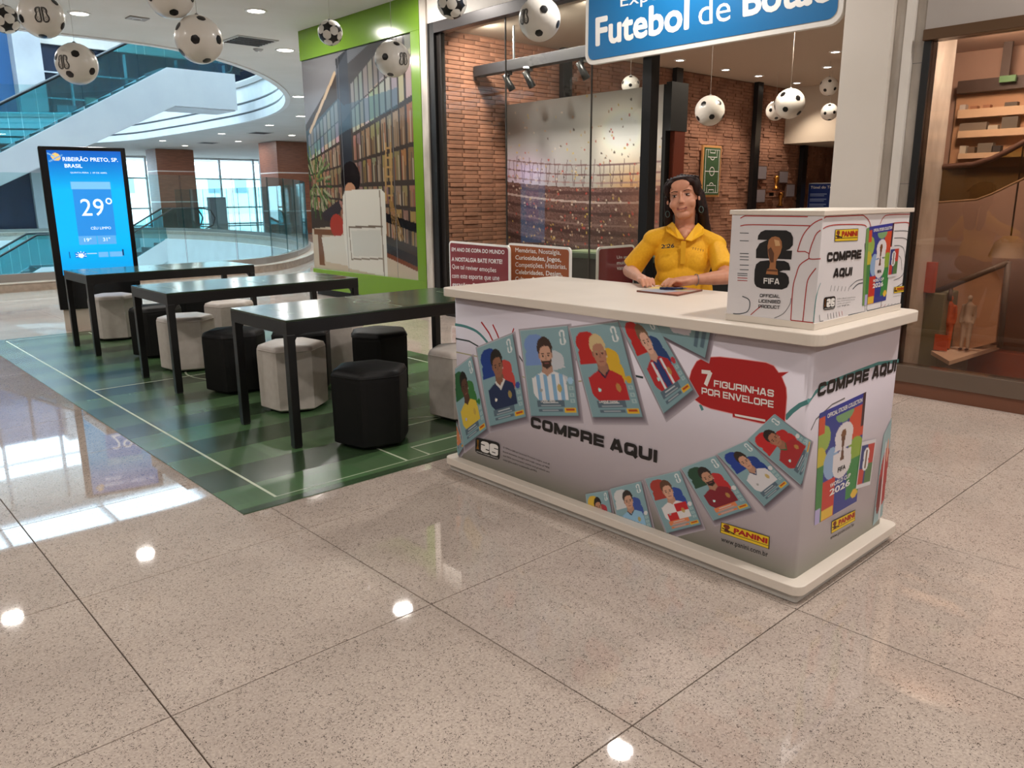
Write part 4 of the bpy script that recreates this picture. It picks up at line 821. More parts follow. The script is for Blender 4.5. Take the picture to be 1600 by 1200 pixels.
# ------------------------------------------------------------------ tables
tt_m = mat('table_top_green', (48, 62, 46), .2, 0, .6)
TI = Img(120, 52); TI.a[:] = (64, 84, 62); TI.a *= (1+.12*((TI.x*9).astype(int) % 2)[..., None])
tp_m = printmat('table_print', .15); P(tp_m).inputs['Specular IOR Level'].default_value = 1.0
for i, (y0, y1, lb) in enumerate(((7.93, 8.69, 'long black table beside the weather screen, farthest row'), (5.91, 6.69, 'long black table in the middle row on the pitch mat'), (4.07, 4.81, 'long black table with green pitch top nearest the counter'))):
    x0, x1 = 2.03, 3.645; t = thing('long_table', (2.8, (y0+y1)/2, 0), lb, 'table', 'long black tables on the pitch mat'); z1 = .76
    MB().box(x0, x1, y0, y1, z1-.012, z1).build('tabletop', tt_m, t, .002)
    pl = Plane((x0, y0, z1), (1, 0, 0), (0, 1, 0)); W_, D_ = x1-x0, y1-y0
    picture('printed_field', pl, [(.02, D_-.02), (W_-.02, D_-.02), (W_-.02, .02), (.02, .02)], TI, tp_m, t, .0005)
    D = Decals(pl, .001); q = lambda *p, **k: D.line(p, .008, px=False, **k)
    q((W_/2, .03), (W_/2, D_-.03)); q(*[(W_/2+.12*math.cos(a), D_/2+.12*math.sin(a)) for a in np.linspace(0, 6.2832, 28, False)], closed=True); q(*[(W_/2+.008*math.cos(a), D_/2+.008*math.sin(a)) for a in np.linspace(0, 6.2832, 8, False)], closed=True)
    q((W_, D_/2-.15), (W_-.16, D_/2-.15), (W_-.16, D_/2+.15), (W_, D_/2+.15)); q((0, D_/2-.15), (.16, D_/2-.15), (.16, D_/2+.15), (0, D_/2+.15))
    D.build('pitch_line', mat('line_table', (150, 165, 140), .3), t)
    for nme, a in (('apron', (x0, x1, y0, y0+.03)), ('apron', (x0, x1, y1-.03, y1)), ('apron', (x0, x0+.03, y0+.03, y1-.03)), ('apron', (x1-.03, x1, y0+.03, y1-.03))): MB().box(*a, z1-.085, z1-.012).build(nme, blk, t)
    for lx, ly in ((x0, y0), (x0, y1-.05), (x1-.05, y0), (x1-.05, y1-.05)):
        mb = MB().box(lx, lx+.05, ly, ly+.05, .012, z1-.085); mb.box(lx+.003, lx+.047, ly+.003, ly+.047, .003, .012); leg = mb.build('leg', blk, t, .003)
        # small curved corner braces
        sx = 1 if lx == x0 else -1; bx = lx+.05 if sx > 0 else lx
        MB().prism([(bx, z1-.085), (bx+sx*.05, z1-.085), (bx+sx*.02, z1-.095), (bx+sx*.004, z1-.12), (bx, z1-.14)][::sx], ly+.01, ly+.04, 0, Matrix(((1, 0, 0, 0), (0, 0, 1, 0), (0, 1, 0, 0), (0, 0, 0, 1)))).build('brace', blk, t)

# ------------------------------------------------------------------ hexagonal pouffes
pw = noisy('white_leatherette', (205, 196, 188), (198, 188, 180), 20, .42, bump=.03); pb = noisy('black_leatherette', (13, 13, 14), (11, 11, 12), 20, .55, bump=.03, spec=.3)
def puff_mesh():
    prof = [(.212, .02), (.226, .03), (.229, .40), (.227, .43), (.216, .454), (.18, .464), (.09, .470), (.001, .472)]; vs = []; fs = []; n = 48
    for r_, z_ in prof:
        for k in range(n):
            a = 2*math.pi*k/n; s = ((a+math.pi/6) % (math.pi/3))-math.pi/6; hx = r_*.885/max(math.cos(s), .876); rr = hx if r_ > .1 else r_
            vs.append((rr*math.cos(a), rr*math.sin(a), z_))
    for i in range(len(prof)-1):
        for k in range(n): fs.append((i*n+k, i*n+(k+1) % n, (i+1)*n+(k+1) % n, (i+1)*n+k))
    return vs, fs
pv, pfaces = puff_mesh()
def pouffe(x, y, rz, m, label, grp):
    t = thing('pouffe', (x, y, 0.003), label, 'stool', grp, rz)
    o_ = MB().add(pv, pfaces, 0, True); o_.sm = [k >= 48*3 for k in range(len(pfaces))]; o = o_.build('cover', m, t, world=False)
    b = MB().lathe([(.001, 0.0), (.165, 0), (.17, .02), (.001, .02)], (0, 0, 0), 18).build('foot_ring', blk_matt, t, world=False)
    c_ = MB().tube([(.2045*math.cos(a)/max(math.cos(((a+math.pi/6) % (math.pi/3))-math.pi/6), .9), .2045*math.sin(a)/max(math.cos(((a+math.pi/6) % (math.pi/3))-math.pi/6), .9), .427) for a in np.linspace(0, 2*math.pi, 49)], .0035, 5).build('seam', m, t, world=False)
    return t
PW, PB = 'white hexagonal pouffes at the black tables', 'black hexagonal pouffes at the black tables'
pouffe(2.45, 3.90, .25, pb, 'black hexagonal pouffe in the foreground before nearest table', PB)
pouffe(2.50, 4.96, .12, pw, 'white hexagonal pouffe behind the left end of nearest table', PW)
pouffe(3.23, 4.98, .5, pb, 'black hexagonal pouffe behind nearest table, toward the counter', PB)
pouffe(3.27, 5.70, .1, pw, 'white hexagonal pouffe between nearest and middle tables', PW)
pouffe(2.44, 5.76, .3, pb, 'black hexagonal pouffe before the left end of middle table', PB)
pouffe(2.47, 6.80, .15, pw, 'white hexagonal pouffe behind left end of middle table', PW)
pouffe(3.14, 7.46, .3, pw, 'white hexagonal pouffe between middle and farthest tables, right side', PW)
pouffe(2.50, 7.62, .4, pb, 'black hexagonal pouffe between middle and farthest tables, left side', PB)
pouffe(2.50, 8.90, .2, pw, 'white hexagonal pouffe behind farthest table before weather screen', PW)
pouffe(3.22, 3.98, .1, pw, 'white hexagonal pouffe partly hidden by left end of counter', PW)
pouffe(2.83, 5.44, .4, pb, 'black hexagonal pouffe seen under nearest table between white ones', PB)
pouffe(3.2, 8.42, .2, pb, 'black hexagonal pouffe under the farthest table', PB)

# ------------------------------------------------------------------ weather totem
KO = Vector((2.116, 9.72, .0)); KO = Vector((2.20, 9.78, 0)); ke = Vector((.979, -.2, 0)).normalized(); kn = Vector((ke.y, -ke.x, 0))   # kn toward camera
KW, KH, KD = .84, 1.99, .22
Mk = Matrix(((ke.x, -kn.x, 0, KO.x), (ke.y, -kn.y, 0, KO.y), (0, 0, 1, 0), (0, 0, 0, 1)))
t = thing('weather_totem', tuple(KO), 'tall black digital totem showing blue weather screen, 29 degrees', 'screen')
MB().box(.03, KW-.03, .03, KD-.03, 0, .24, 0, Mk).build('plinth', beige, t); MB().box(0, KW, 0, KD, .24, KH, 0, Mk).build('housing', mat('totem_black', (16, 16, 18), .22), t, .008)
kp = Plane(KO, ke, (0, 0, 1))
sx0, sx1, sz0, sz1 = .075, KW-.05, .62, KH-.04
scr = Img(90, 170); g_ = np.clip(scr.y*3.2, 0, 1)[..., None]; scr.a = np.array([24, 92, 190])*(1-g_)+np.array([14, 178, 244])*g_
g2 = np.clip((scr.y-.75)*3.5, 0, 1)[..., None]; scr.a = scr.a*(1-g2)+np.array([20, 150, 226])*g2
scr.rect(.27, .245, .80, .305, (120, 190, 236)); scr.rect(.28, .305, .80, .68, (44, 140, 224)); scr.rect(.28, .68, .52, .75, (92, 168, 232)); scr.rect(.53, .68, .79, .75, (92, 168, 232))
scr.rect(.12, .805, .135, .86, (20, 50, 90)); scr.rect(.86, .80, .875, .85, (20, 50, 90)); scr.rect(.2, .81, .36, .86, (40, 130, 210)); scr.rect(.52, .815, .66, .86, (110, 180, 236)); scr.rect(.68, .815, .85, .86, (110, 180, 236)); scr.rect(.37, .825, .5, .83, (190, 220, 250))
scr.ell(.12, .055, .06, .03, (236, 196, 110)); scr.line(.02, .03, .1, .05, .012, (120, 180, 230)); scr.line(.03, .09, .2, .04, .012, (110, 170, 230)); scr.ell(.28, .84, .04, .018, (240, 245, 250))
picture('display', kp, [(sx0, sz1), (sx1, sz1), (sx1, sz0), (sx0, sz0)], scr, printmat('screen_light', .15, .85), t, .004)
WL = mat('screen_text', (235, 245, 255), .4, emit=1.0)
sw = sx1-sx0; sh = sz1-sz0; SP = lambda u, v: (sx0+u*sw, sz1-v*sh)
def stx(s, u0, u1, v0, v1, b=0.0): lettering(kp, s, SP(u0, v1), SP(u1, v1), SP(u0, v0), WL, t, b, px=False, h=.006)
stx('RIBEIRÃO PRETO, SP.', .20, .95, .045, .088, .012); stx('BRASIL', .215, .45, .105, .135, .012); stx('29°', .36, .80, .375, .52, -.004); stx('CÉU LIMPO', .46, .74, .605, .632); stx('QUINTA-FEIRA  |  09 DE ABRIL', .28, .78, .168, .182); stx('19°', .35, .45, .70, .73); stx('31°', .61, .71, .70, .73)
for a in np.linspace(-.3, 3.44, 7): Decals(kp, .0065).line([tuple(SP(.28+.05*math.cos(a), .84-.022*math.sin(a))), tuple(SP(.28+.075*math.cos(a), .84-.033*math.sin(a)))], .006, px=False).build('sun_ray', WL, t)

# ------------------------------------------------------------------ counter
CX0, CX1, CY0, CY1, CT = 2.501, 3.245, 1.222, 3.151, .979
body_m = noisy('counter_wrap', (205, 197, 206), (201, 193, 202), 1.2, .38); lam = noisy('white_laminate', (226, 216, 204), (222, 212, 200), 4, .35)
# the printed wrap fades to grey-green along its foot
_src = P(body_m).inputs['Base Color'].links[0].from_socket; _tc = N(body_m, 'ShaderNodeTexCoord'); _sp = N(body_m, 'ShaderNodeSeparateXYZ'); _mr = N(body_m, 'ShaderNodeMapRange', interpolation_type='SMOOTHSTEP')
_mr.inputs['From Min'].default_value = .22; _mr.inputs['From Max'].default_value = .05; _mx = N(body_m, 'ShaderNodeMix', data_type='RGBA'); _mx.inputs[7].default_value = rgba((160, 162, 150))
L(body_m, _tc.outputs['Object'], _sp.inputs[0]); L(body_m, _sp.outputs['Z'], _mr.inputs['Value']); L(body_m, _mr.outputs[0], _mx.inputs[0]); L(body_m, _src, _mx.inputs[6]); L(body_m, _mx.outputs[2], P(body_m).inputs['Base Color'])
ct = thing('promotional_counter', (2.87, 2.19, 0), 'white promotional counter printed with football sticker cards', 'counter')
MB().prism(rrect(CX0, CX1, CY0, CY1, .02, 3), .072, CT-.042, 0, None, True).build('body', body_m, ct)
MB().prism(rrect(CX0-.05, CX1+.05, CY0-.05, CY1+.05, .05, 6), CT-.042, CT).build('countertop', lam, ct, .004)
MB().prism(rrect(CX0-.052, CX1+.052, CY0-.052, CY1+.052, .04, 6), .038, .075).build('base_board', lam, ct, .003)
MB().prism(rrect(CX0-.03, CX1+.03, CY0-.03, CY1+.03, .012, 3), .004, .038).build('base_frame', mat('base_grey', (188, 184, 178), .4), ct)
cf = Corner((CX0, CY0, 0), (0, 1, 0), (0, 0, 1), (1, 0, 0))     # a along Y from the near corner; a<0 wraps to the end panel
# make n point out of the front (toward -X) and n2 out of the end (toward -Y)
cf.n = Vector((-1, 0, 0)); cf.n2 = Vector((0, -1, 0))
_oat = cf.at
def _at(x, y):
    d = FW+RT*((x-800)/FPX)+UP*((600-y)/FPX); t_ = (CX0-CAM.x)/d.x; q = CAM+d*t_
    if q.y-CY0 >= 0: return (q.y-CY0, q.z)
    t_ = (CY0-CAM.y)/d.y; q = CAM+d*t_; return (-(q.x-CX0), q.z)
cf.at = _at
LFT = CY1-CY0; ZB, ZT = .076, CT-.043
keep = lambda a, b: -.743 < a < LFT-.001 and ZB < b < ZT
PALS = {'skin': [(206, 160, 136), (150, 100, 74), (92, 60, 46), (224, 180, 158)]}
def card_img(c1, c2, skin, hair, shirt, s2=None, pat=None, beard=False, tag_c=(88, 108, 122), flag=(220, 220, 220), bg_=(134, 168, 176), nz_=0):
    im = Img(66, 92, bg_); im.a += (14*(1-im.y)-8)[..., None]
    # large rounded 2 and 6 shapes behind the figure
    for c, ox, oy in ((c1, .08, .07), (c2, .42, .27)):
        im.ell(ox+.20, oy+.11, .22, .12, c); im.rect(ox+.02, oy+.13, ox+.36, oy+.34, c) if ox < .2 else im.ell(ox+.20, oy+.26, .25, .17, c)
        im.poly([(ox-.03, oy+.34), (ox-.02, oy+.2), (ox+.15, oy+.13), (ox+.4, oy+.15), (ox+.4, oy+.34)], c)
    im.poly([(.52, .25), (.62, .25), (.62, .36), (.52, .36)], (206, 206, 210), .7)
    # neck, shoulders, shirt
    im.poly([(.38, .40), (.58, .40), (.60, .56), (.36, .56)], tuple(np.array(skin)*.86))
    im.poly([(.14, .56), (.36, .49), (.47, .54), (.60, .49), (.80, .56), (.84, .68), (.84, .81), (.22, .81), (.14, .74)], shirt)
    if pat == 'stripes' and s2:
        for k in range(4): im.poly([(.22+.16*k, .52), (.30+.16*k, .52), (.30+.16*k, .81), (.22+.16*k, .81)], s2)
        im.poly([(.14, .45), (.36, .485), (.14, .55)], bg_) ; im.poly([(.60, .485), (.86, .45), (.86, .555)], bg_)
    elif pat == 'centre' and s2: im.poly([(.40, .52), (.56, .52), (.58, .81), (.42, .81)], s2[1]); im.poly([(.32, .52), (.38, .52), (.40, .81), (.33, .81)], s2[0]); im.poly([(.59, .52), (.65, .52), (.67, .81), (.61, .81)], s2[0])
    elif pat == 'check' and s2: im.rect(.5, .54, .84, .68, s2); im.rect(.22, .68, .5, .81, s2)
    elif pat == 'collar' and s2: im.poly([(.34, .49), (.47, .60), (.62, .49), (.56, .47), (.47, .53), (.40, .47)], s2)
    elif s2: im.poly([(.36, .49), (.47, .585), (.60, .49), (.57, .48), (.47, .555), (.39, .48)], s2)
    im.poly([(.39, .49), (.47, .545), (.57, .49), (.56, .45), (.40, .45)], tuple(np.array(skin)*.9))
    # head
    im.ell(.475, .225, .155, .125, hair); im.ell(.478, .315, .125, .135, skin); im.ell(.345, .31, .018, .03, tuple(np.array(skin)*.85)); im.ell(.61, .31, .018, .03, tuple(np.array(skin)*.85))
    im.poly([(.33, .27), (.35, .16), (.60, .15), (.62, .27), (.58, .215), (.48, .20), (.38, .22)], hair)
    if beard: im.poly([(.37, .35), (.42, .375), (.53, .375), (.59, .35), (.57, .43), (.48, .465), (.40, .43)], hair); 
    im.rect(.395, .283, .455, .297, tuple(np.array(hair)*.8)); im.rect(.51, .283, .57, .297, tuple(np.array(hair)*.8)); im.ell(.425, .312, .022, .010, (50, 38, 34)); im.ell(.54, .312, .022, .010, (50, 38, 34))
    im.poly([(.475, .30), (.455, .36), (.505, .362), (.49, .30)], tuple(np.array(skin)*.88)); im.rect(.435, .392, .53, .404, (150, 84, 78)); im.ell(.30+.25, .30, .0, .0, skin) if 0 else None
    im.ell(.30, .70, .03, .022, tuple(255-np.array(shirt)*.4)); im.ell(.68, .68, .045, .045, (190, 160, 80), .8)
    # emblem, flag, country letters, name bars, yellow tag
    im.ell(.86, .085, .055, .045, (226, 232, 232)); im.ell(.86, .165, .06, .045, (226, 232, 232)); im.rect(.84, .07, .88, .2, bg_); im.ell(.91, .60, .055, .04, flag)
    for k in range(3): im.rect(.87, .665+.07*k, .95, .71+.07*k, (164, 190, 192)); im.rect(.895, .675+.07*k, .93, .70+.07*k, bg_)
    im.rect(.18, .82, .74, .895, tag_c); im.rect(.20, .915, .70, .95, tag_c); im.rect(.30, .832, .62, .852, (205, 212, 216)); im.rect(.26, .868, .66, .878, (170, 180, 186)); im.rect(.28, .928, .60, .938, (176, 186, 192)); im.rect(.72, .90, .95, .955, (226, 180, 40)); im.rect(.76, .915, .93, .94, (180, 60, 30))
    im.a[:1] = (190, 206, 206); im.a[-1:] = (84, 108, 112); im.a[:, :1] = (180, 200, 200); im.a[:, -1:] = (90, 112, 116)
    return im
B = lambda *q: [cf.at(*p) for p in q]
shadow_m = mat('print_shadow', (120, 112, 118), .45)
pm = printmat('sticker_ink', .38)
# teal and dark curves of the artwork
D = Decals(cf, .0005)
D.line(catmull([(*p, 0) for p in B((711, 507), (730, 511), (750, 522), (772, 551), (795, 600))], 4), .014, px=False, mi=0)
D.line(B((712, 529), (733, 533), (754, 545), (810, 640)), .008, px=False, mi=1)
D.line(B((752, 503), (764, 520), (776, 545)), .009, px=False, mi=2); D.line(B((770, 507), (777, 522), (784, 540)), .009, px=False, mi=2); D.line(B((803, 513), (797, 530), (790, 548)), .007, px=False, mi=2)
D.line(B((801, 540), (820, 570), (884, 540), (905, 568), (960, 580), (1005, 590)), .009, px=False, mi=1); D.line(B((713, 550), (760, 560), (840, 600), (930, 594)), .006, px=False, mi=3)
D.line(B((1227, 654), (1237, 643), (1250, 633), (1262, 628)), .016, px=False); D.line([(max(a_, -.742), b_) for a_, b_ in B((1262, 628), (1275, 612), (1290, 600), (1330, 584), (1372, 568), (1409, 562))], .014, px=False)
D.line(B((1267, 672), (1275, 655), (1300, 632), (1320, 622)), .006, px=False, mi=4); D.line(B((1094, 632), (1098, 641)), .012, px=False)
o = D.build('artwork_line', [TEAL, mat('dark_teal_ink', (44, 60, 62), .5), RED, mat('olive_ink', (176, 170, 130), .5), mat('grey_ink', (120, 118, 120), .5)], ct)
# red balloon
bub = [(1100, 559), (1125, 558), (1160, 562), (1197, 567), (1209, 572), (1216.5, 582.5), (1232, 581.5), (1221, 588), (1228, 606), (1229, 620), (1226, 660), (1226, 662), (1190, 661), (1145, 651), (1145, 646), (1111, 638), (1098, 633), (1086, 624), (1078, 608), (1077, 594), (1081, 579), (1089, 565)]
D = Decals(cf, .0008); D.poly(bub); D.line([tuple(cf.at(*p)) for p in bub], .006, px=False, closed=True, mi=1, h=.0007); D.poly([(1148, 646.5), (1196, 655.5), (1196, 659), (1149, 650)], mi=2, h=.0012)
D.build('red_balloon', [RED, mat('pink_edge', (226, 150, 150), .5), WINK], ct)
heavy(cf, '7', (1096.5, 601), (1113, 603), (1096.5, 577), WINK, ct, h=.0013); heavy(cf, 'FIGURINHAS', (1115.5, 604), (1209.5, 620.5), (1116, 593.5), WINK, ct, h=.0013, t=.22); heavy(cf, 'POR ENVELOPE', (1096.5, 615.5), (1209, 637.5), (1096.5, 605), WINK, ct, h=.0013, t=.22)
BK = mat('bold_black', (26, 22, 22), .45)
heavy(cf, 'COMPRE AQUI', (830, 667), (1027, 723), (830, 650), BK, ct, h=.0030)
heavy(cf, 'COMPRE AQUI', (1276.5, 620.5), (1398.5, 580), (1279, 599), BK, ct, h=.0012)
cards = [
 ([(704, 640), (712, 655), (725, 697), (716, 712)], dict(c1=(200, 110, 60), c2=(200, 110, 60), skin=(206, 160, 136), hair=(60, 40, 30), shirt=(210, 130, 90)), 'mostly hidden sticker at the left edge'),
 ([(704, 582), (737.5, 556), (760.8, 670), (725, 697.5)], dict(c1=(40, 96, 56), c2=(56, 120, 60), skin=(92, 60, 46), hair=(24, 20, 20), shirt=(218, 190, 70), flag=(40, 120, 60)), 'sticker with yellow shirt on green'),
 ([(745, 543.8), (801.3, 521.3), (822.5, 651.3), (765.5, 666.3)], dict(c1=(24, 62, 140), c2=(196, 70, 64), skin=(150, 102, 78), hair=(30, 24, 22), shirt=(34, 48, 84), s2=(220, 216, 210), pat='collar', flag=(60, 80, 160)), 'sticker with navy shirt and white collar'),
 ([(812.5, 516.3), (887.5, 508.8), (905, 650), (830, 650)], dict(c1=(120, 150, 204), c2=(200, 204, 210), skin=(206, 160, 136), hair=(62, 42, 34), shirt=(226, 226, 228), s2=(132, 178, 214), pat='stripes', beard=True, flag=(160, 200, 226)), 'sticker with pale blue striped shirt'),
 ([(890, 512.5), (966.3, 502.5), (1005, 652), (926.3, 652)], dict(c1=(190, 36, 34), c2=(222, 178, 44), skin=(182, 128, 104), hair=(214, 190, 140), shirt=(188, 36, 40), s2=(40, 36, 60), flag=(214, 170, 40)), 'sticker with red shirt and blond hair'),
 ([(965, 497), (1016, 489), (1083.8, 608.8), (1037.5, 646.3)], dict(c1=(190, 36, 34), c2=(34, 66, 120), skin=(224, 178, 156), hair=(120, 92, 70), shirt=(186, 40, 44), s2=[(226, 226, 230), (40, 60, 120)], pat='centre', flag=(190, 50, 60)), 'sticker with red shirt and blue stripe'),
 ([(1025, 500), (1113, 505), (1102, 559), (1034, 524)], None, 'upside down blue sticker under the countertop'),
 ([(915.4, 771.8), (950, 766), (963, 840), (925, 850)], dict(c1=(222, 184, 60), c2=(170, 50, 60), skin=(190, 136, 106), hair=(26, 22, 22), shirt=(60, 60, 110), pat=None), 'sticker cut by base with yellow numeral'),
 ([(954, 763.5), (1002, 751.6), (1021, 832), (974, 846)], dict(c1=(214, 214, 214), c2=(56, 84, 160), skin=(206, 158, 132), hair=(50, 40, 36), shirt=(146, 190, 220), s2=(40, 50, 70)), 'sticker with sky blue shirt'),
 ([(1008, 748), (1062.7, 735), (1096, 819.3), (1042.5, 832.9)], dict(c1=(170, 60, 50), c2=(44, 76, 156), skin=(214, 164, 138), hair=(96, 66, 48), shirt=(226, 222, 222), s2=(196, 34, 40), pat='check', tag_c=(222, 132, 82)), 'sticker with red and white checked shirt'),
 ([(1065, 731.4), (1118.5, 711.3), (1174.3, 793.2), (1115, 813.4)], dict(c1=(40, 76, 56), c2=(190, 44, 48), skin=(196, 146, 118), hair=(40, 30, 28), shirt=(130, 30, 44), beard=True, tag_c=(222, 132, 82)), 'sticker with dark red shirt on green'),
 ([(1120.9, 708.9), (1168.4, 687.5), (1234.4, 756.4), (1194.5, 790.8)], dict(c1=(30, 62, 150), c2=(30, 62, 140), skin=(206, 156, 130), hair=(50, 38, 32), shirt=(220, 218, 222), s2=(50, 60, 100)), 'sticker with white shirt on blue'),
 ([(1168.4, 686.3), (1210, 647), (1267, 688.7), (1251.5, 757.6)], dict(c1=(196, 36, 38), c2=(190, 40, 40), skin=(176, 120, 94), hair=(36, 28, 26), shirt=(170, 44, 48), s2=(50, 110, 70)), 'sticker with red shirt wrapping the corner'),
]
for i, (q, kw, lb) in enumerate(cards):
    c4 = B(*q)
    if kw is None:
        im = Img(40, 40, (128, 160, 166)); im.poly([(.1, -.2), (.75, -.2), (.62, .5), (.3, .55)], (204, 200, 208)); im.rect(.72, .1, .80, .8, (84, 108, 122)); im.rect(.86, .1, .92, .75, (84, 108, 122))
    else: im = card_img(**kw)
    cen = Vector((sum(p[0] for p in c4)/4, sum(p[1] for p in c4)/4))
    dr = .012*(1 if i > 6 else 1.2)
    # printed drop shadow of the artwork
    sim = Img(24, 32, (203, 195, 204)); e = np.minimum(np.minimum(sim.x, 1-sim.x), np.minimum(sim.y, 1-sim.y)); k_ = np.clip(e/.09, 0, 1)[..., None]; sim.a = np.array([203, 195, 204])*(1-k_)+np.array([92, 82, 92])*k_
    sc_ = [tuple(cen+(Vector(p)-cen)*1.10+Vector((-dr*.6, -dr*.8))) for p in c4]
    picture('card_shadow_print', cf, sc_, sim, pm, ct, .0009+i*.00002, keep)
    o = picture('sticker_print', cf, c4, im, pm, ct, .0014+i*.00006, keep); o['label'] = lb
lettering(cf, 'LIONEL MESSI', (846, 628.5), (868, 628.5), (846, 625), WINK, ct, .02, h=.0028); lettering(cf, 'LAMINE YAMAL', (937, 629.5), (967, 629.5), (937, 625.5), WINK, ct, .02, h=.0028)
# small print blocks, logos
def logo26(pl, quad, parent, h=.001):
    """black rounded label with a white 26"""
    A, Bq, Cq, Dq = [Vector(pl.at(*p)) for p in quad]     # TL TR BR BL
    f = lambda u, v: tuple((A*(1-u)+Bq*u)*(1-v)+(Dq*(1-u)+Cq*u)*v)
    d = Decals(pl, h); d.poly([f(*p) for p in [(x, 1-y) for x, y in rrect(0, 1, 0, 1, .16, 4)]], px=False)
    for u0 in (.24, .60):
        d.poly([f(*p) for p in [(u0+x, .14+(1-y)) for x, y in rrect(0, .34, .34, 1, .12, 3)]], px=False, mi=1, h=h+.0004)
    d.poly([f(.24, .32), (f(.40, .34)), f(.40, .40), f(.24, .38)], px=False, h=h+.0008); d.poly([f(.44, .56), f(.58, .57), f(.58, .64), f(.44, .62)], px=False, h=h+.0008)
    d.poly([f(.78, .36), f(.94, .37), f(.94, .42), f(.78, .41)], px=False, h=h+.0008); d.poly([f(.7, .60), f(.84, .61), f(.84, .66), f(.7, .65)], px=False, h=h+.0008)
    d.poly([f(.07, .15), f(.15, .15), f(.13, .5), f(.16, .72), f(.05, .72), f(.09, .5)], px=False, mi=2, h=h+.0004)
    d.build('licence_logo', [INK, WINK, gold], parent)
    v_, f_ = text_mesh('OFFICIAL LICENSED PRODUCT', .01); 
    P0, P1, P2 = Vector(f(.06, .93)), Vector(f(.95, .93)), Vector(f(.06, .86)); mn = v_.min(0); mx = v_.max(0)
    MB().add([pl.pt(*(P0+(P1-P0)*float((a[0]-mn[0])/(mx[0]-mn[0]))+(P2-P0)*float((a[1]-mn[1])/(mx[1]-mn[1]))), h+.0006+float(a[2])) for a in v_], f_).build('lettering', WINK, parent)
logo26(cf, [(743.5, 682.5), (781.5, 692), (781, 719.5), (743, 707)], ct, .0026)
for i, s in enumerate(['© FIFA’s Official Licensed Product Logos, and all', 'brand elements, designs and trade names of FIFA', 'and FIFA tournaments, events and products are', 'copyrights and/or trademarks of FIFA.']):
    y0 = 701+i*6.3; lettering(cf, s, (786.5, y0), (859 if i < 3 else 840, y0+(26 if i < 3 else 19)), (786.5, y0-3.5), INK, ct, 0, h=.0024)
def panini(pl, quad, parent, h=.001):
    A, Bq, Cq, Dq = [Vector(pl.at(*p)) for p in quad]; f = lambda u, v: tuple((A*(1-u)+Bq*u)*(1-v)+(Dq*(1-u)+Cq*u)*v)
    d = Decals(pl, h); d.poly([f(0, 0), f(1, 0), f(1, 1), f(0, 1)], px=False, mi=1); d.poly([f(.015, .04), f(.985, .04), f(.985, .96), f(.015, .96)], px=False, mi=0, h=h+.0002); d.line([f(.02, .74), f(.98, .74)], .002, px=False, mi=1, h=h+.0004)
    # lancer figure: body, lance
    d.poly([f(.08, .1), f(.17, .08), f(.2, .3), f(.16, .5), f(.2, .72), f(.08, .72), f(.1, .45), f(.05, .3)], px=False, mi=2, h=h+.0004); d.line([f(.03, .5), f(.3, .68)], .004, px=False, mi=1, h=h+.0006)
    d.build('maker_logo', [YEL, INK, mat('brown_ink', (120, 50, 24), .5)], parent)
    v_, f_ = text_mesh('PANINI', .05); P0, P1, P2 = Vector(f(.28, .62)), Vector(f(.96, .62)), Vector(f(.28, .16)); mn = v_.min(0); mx = v_.max(0)
    MB().add([pl.pt(*(P0+(P1-P0)*float((a[0]-mn[0])/(mx[0]-mn[0]))+(P2-P0)*float((a[1]-mn[1])/(mx[1]-mn[1]))), h+.0008+float(a[2])) for a in v_], f_).build('lettering', RED, parent)
panini(cf, [(1127, 815.5), (1203, 838.5), (1202, 858), (1125.5, 832)], ct, .0016); lettering(cf, 'www.panini.com.br', (1127, 848), (1200, 873), (1127, 838), INK, ct, 0, h=.0014)
panini(cf, [(1299, 815), (1336, 796.5), (1335.5, 813), (1298, 834)], ct, .0016); lettering(cf, 'www.panini.com.br', (1297, 845), (1334, 823), (1297, 838), INK, ct, 0, h=.0014)
# album and envelope printed on the end panel
def album_img():
    im = Img(70, 100, (44, 60, 140)); R3 = [(196, 60, 44), (60, 130, 60), (120, 160, 200), (150, 170, 60), (40, 56, 140), (200, 110, 60)]
    im.ell(.10, .25, .16, .12, (150, 176, 80)); im.ell(.05, .45, .14, .14, (196, 180, 60)); im.rect(0, .48, .14, 1, (64, 130, 70)); im.rect(0, .05, .13, .2, (204, 80, 50)); im.rect(0, .86, .12, 1, (180, 170, 214))
    im.ell(.85, .22, .2, .14, (206, 74, 44)); im.rect(.70, .2, 1, .38, (206, 74, 44)); im.ell(.3, .5, .16, .14, (140, 170, 206)); im.ell(.84, .52, .2, .15, (140, 170, 60)); im.rect(.15, .64, .42, 1, (196, 54, 44)); im.rect(.42, .72, .68, 1, (44, 60, 140)); im.rect(.68, .56, 1, .92, (56, 134, 70)); im.ell(.55, .1, .2, .08, (120, 160, 110))
    im.rect(.14, 0, .98, .10, (40, 52, 150)); im.rect(.14, .9, .40, .99, (226, 184, 60))
    im.ell(.56, .30, .20, .11, (222, 216, 218)); im.poly([(.36, .42), (.40, .30), (.74, .28), (.74, .42)], (222, 216, 218)); im.ell(.55, .55, .21, .13, (222, 216, 218)); im.rect(.34, .44, .74, .56, (222, 216, 218))
    im.ell(.545, .29, .055, .045, (120, 76, 40)); im.poly([(.50, .31), (.59, .31), (.56, .42), (.585, .52), (.50, .52), (.525, .42)], (96, 58, 34)); im.rect(.93, .0, 1, .30, (60, 30, 40)); im.ell(.9, .9, .08, .04, (226, 184, 60)); return im
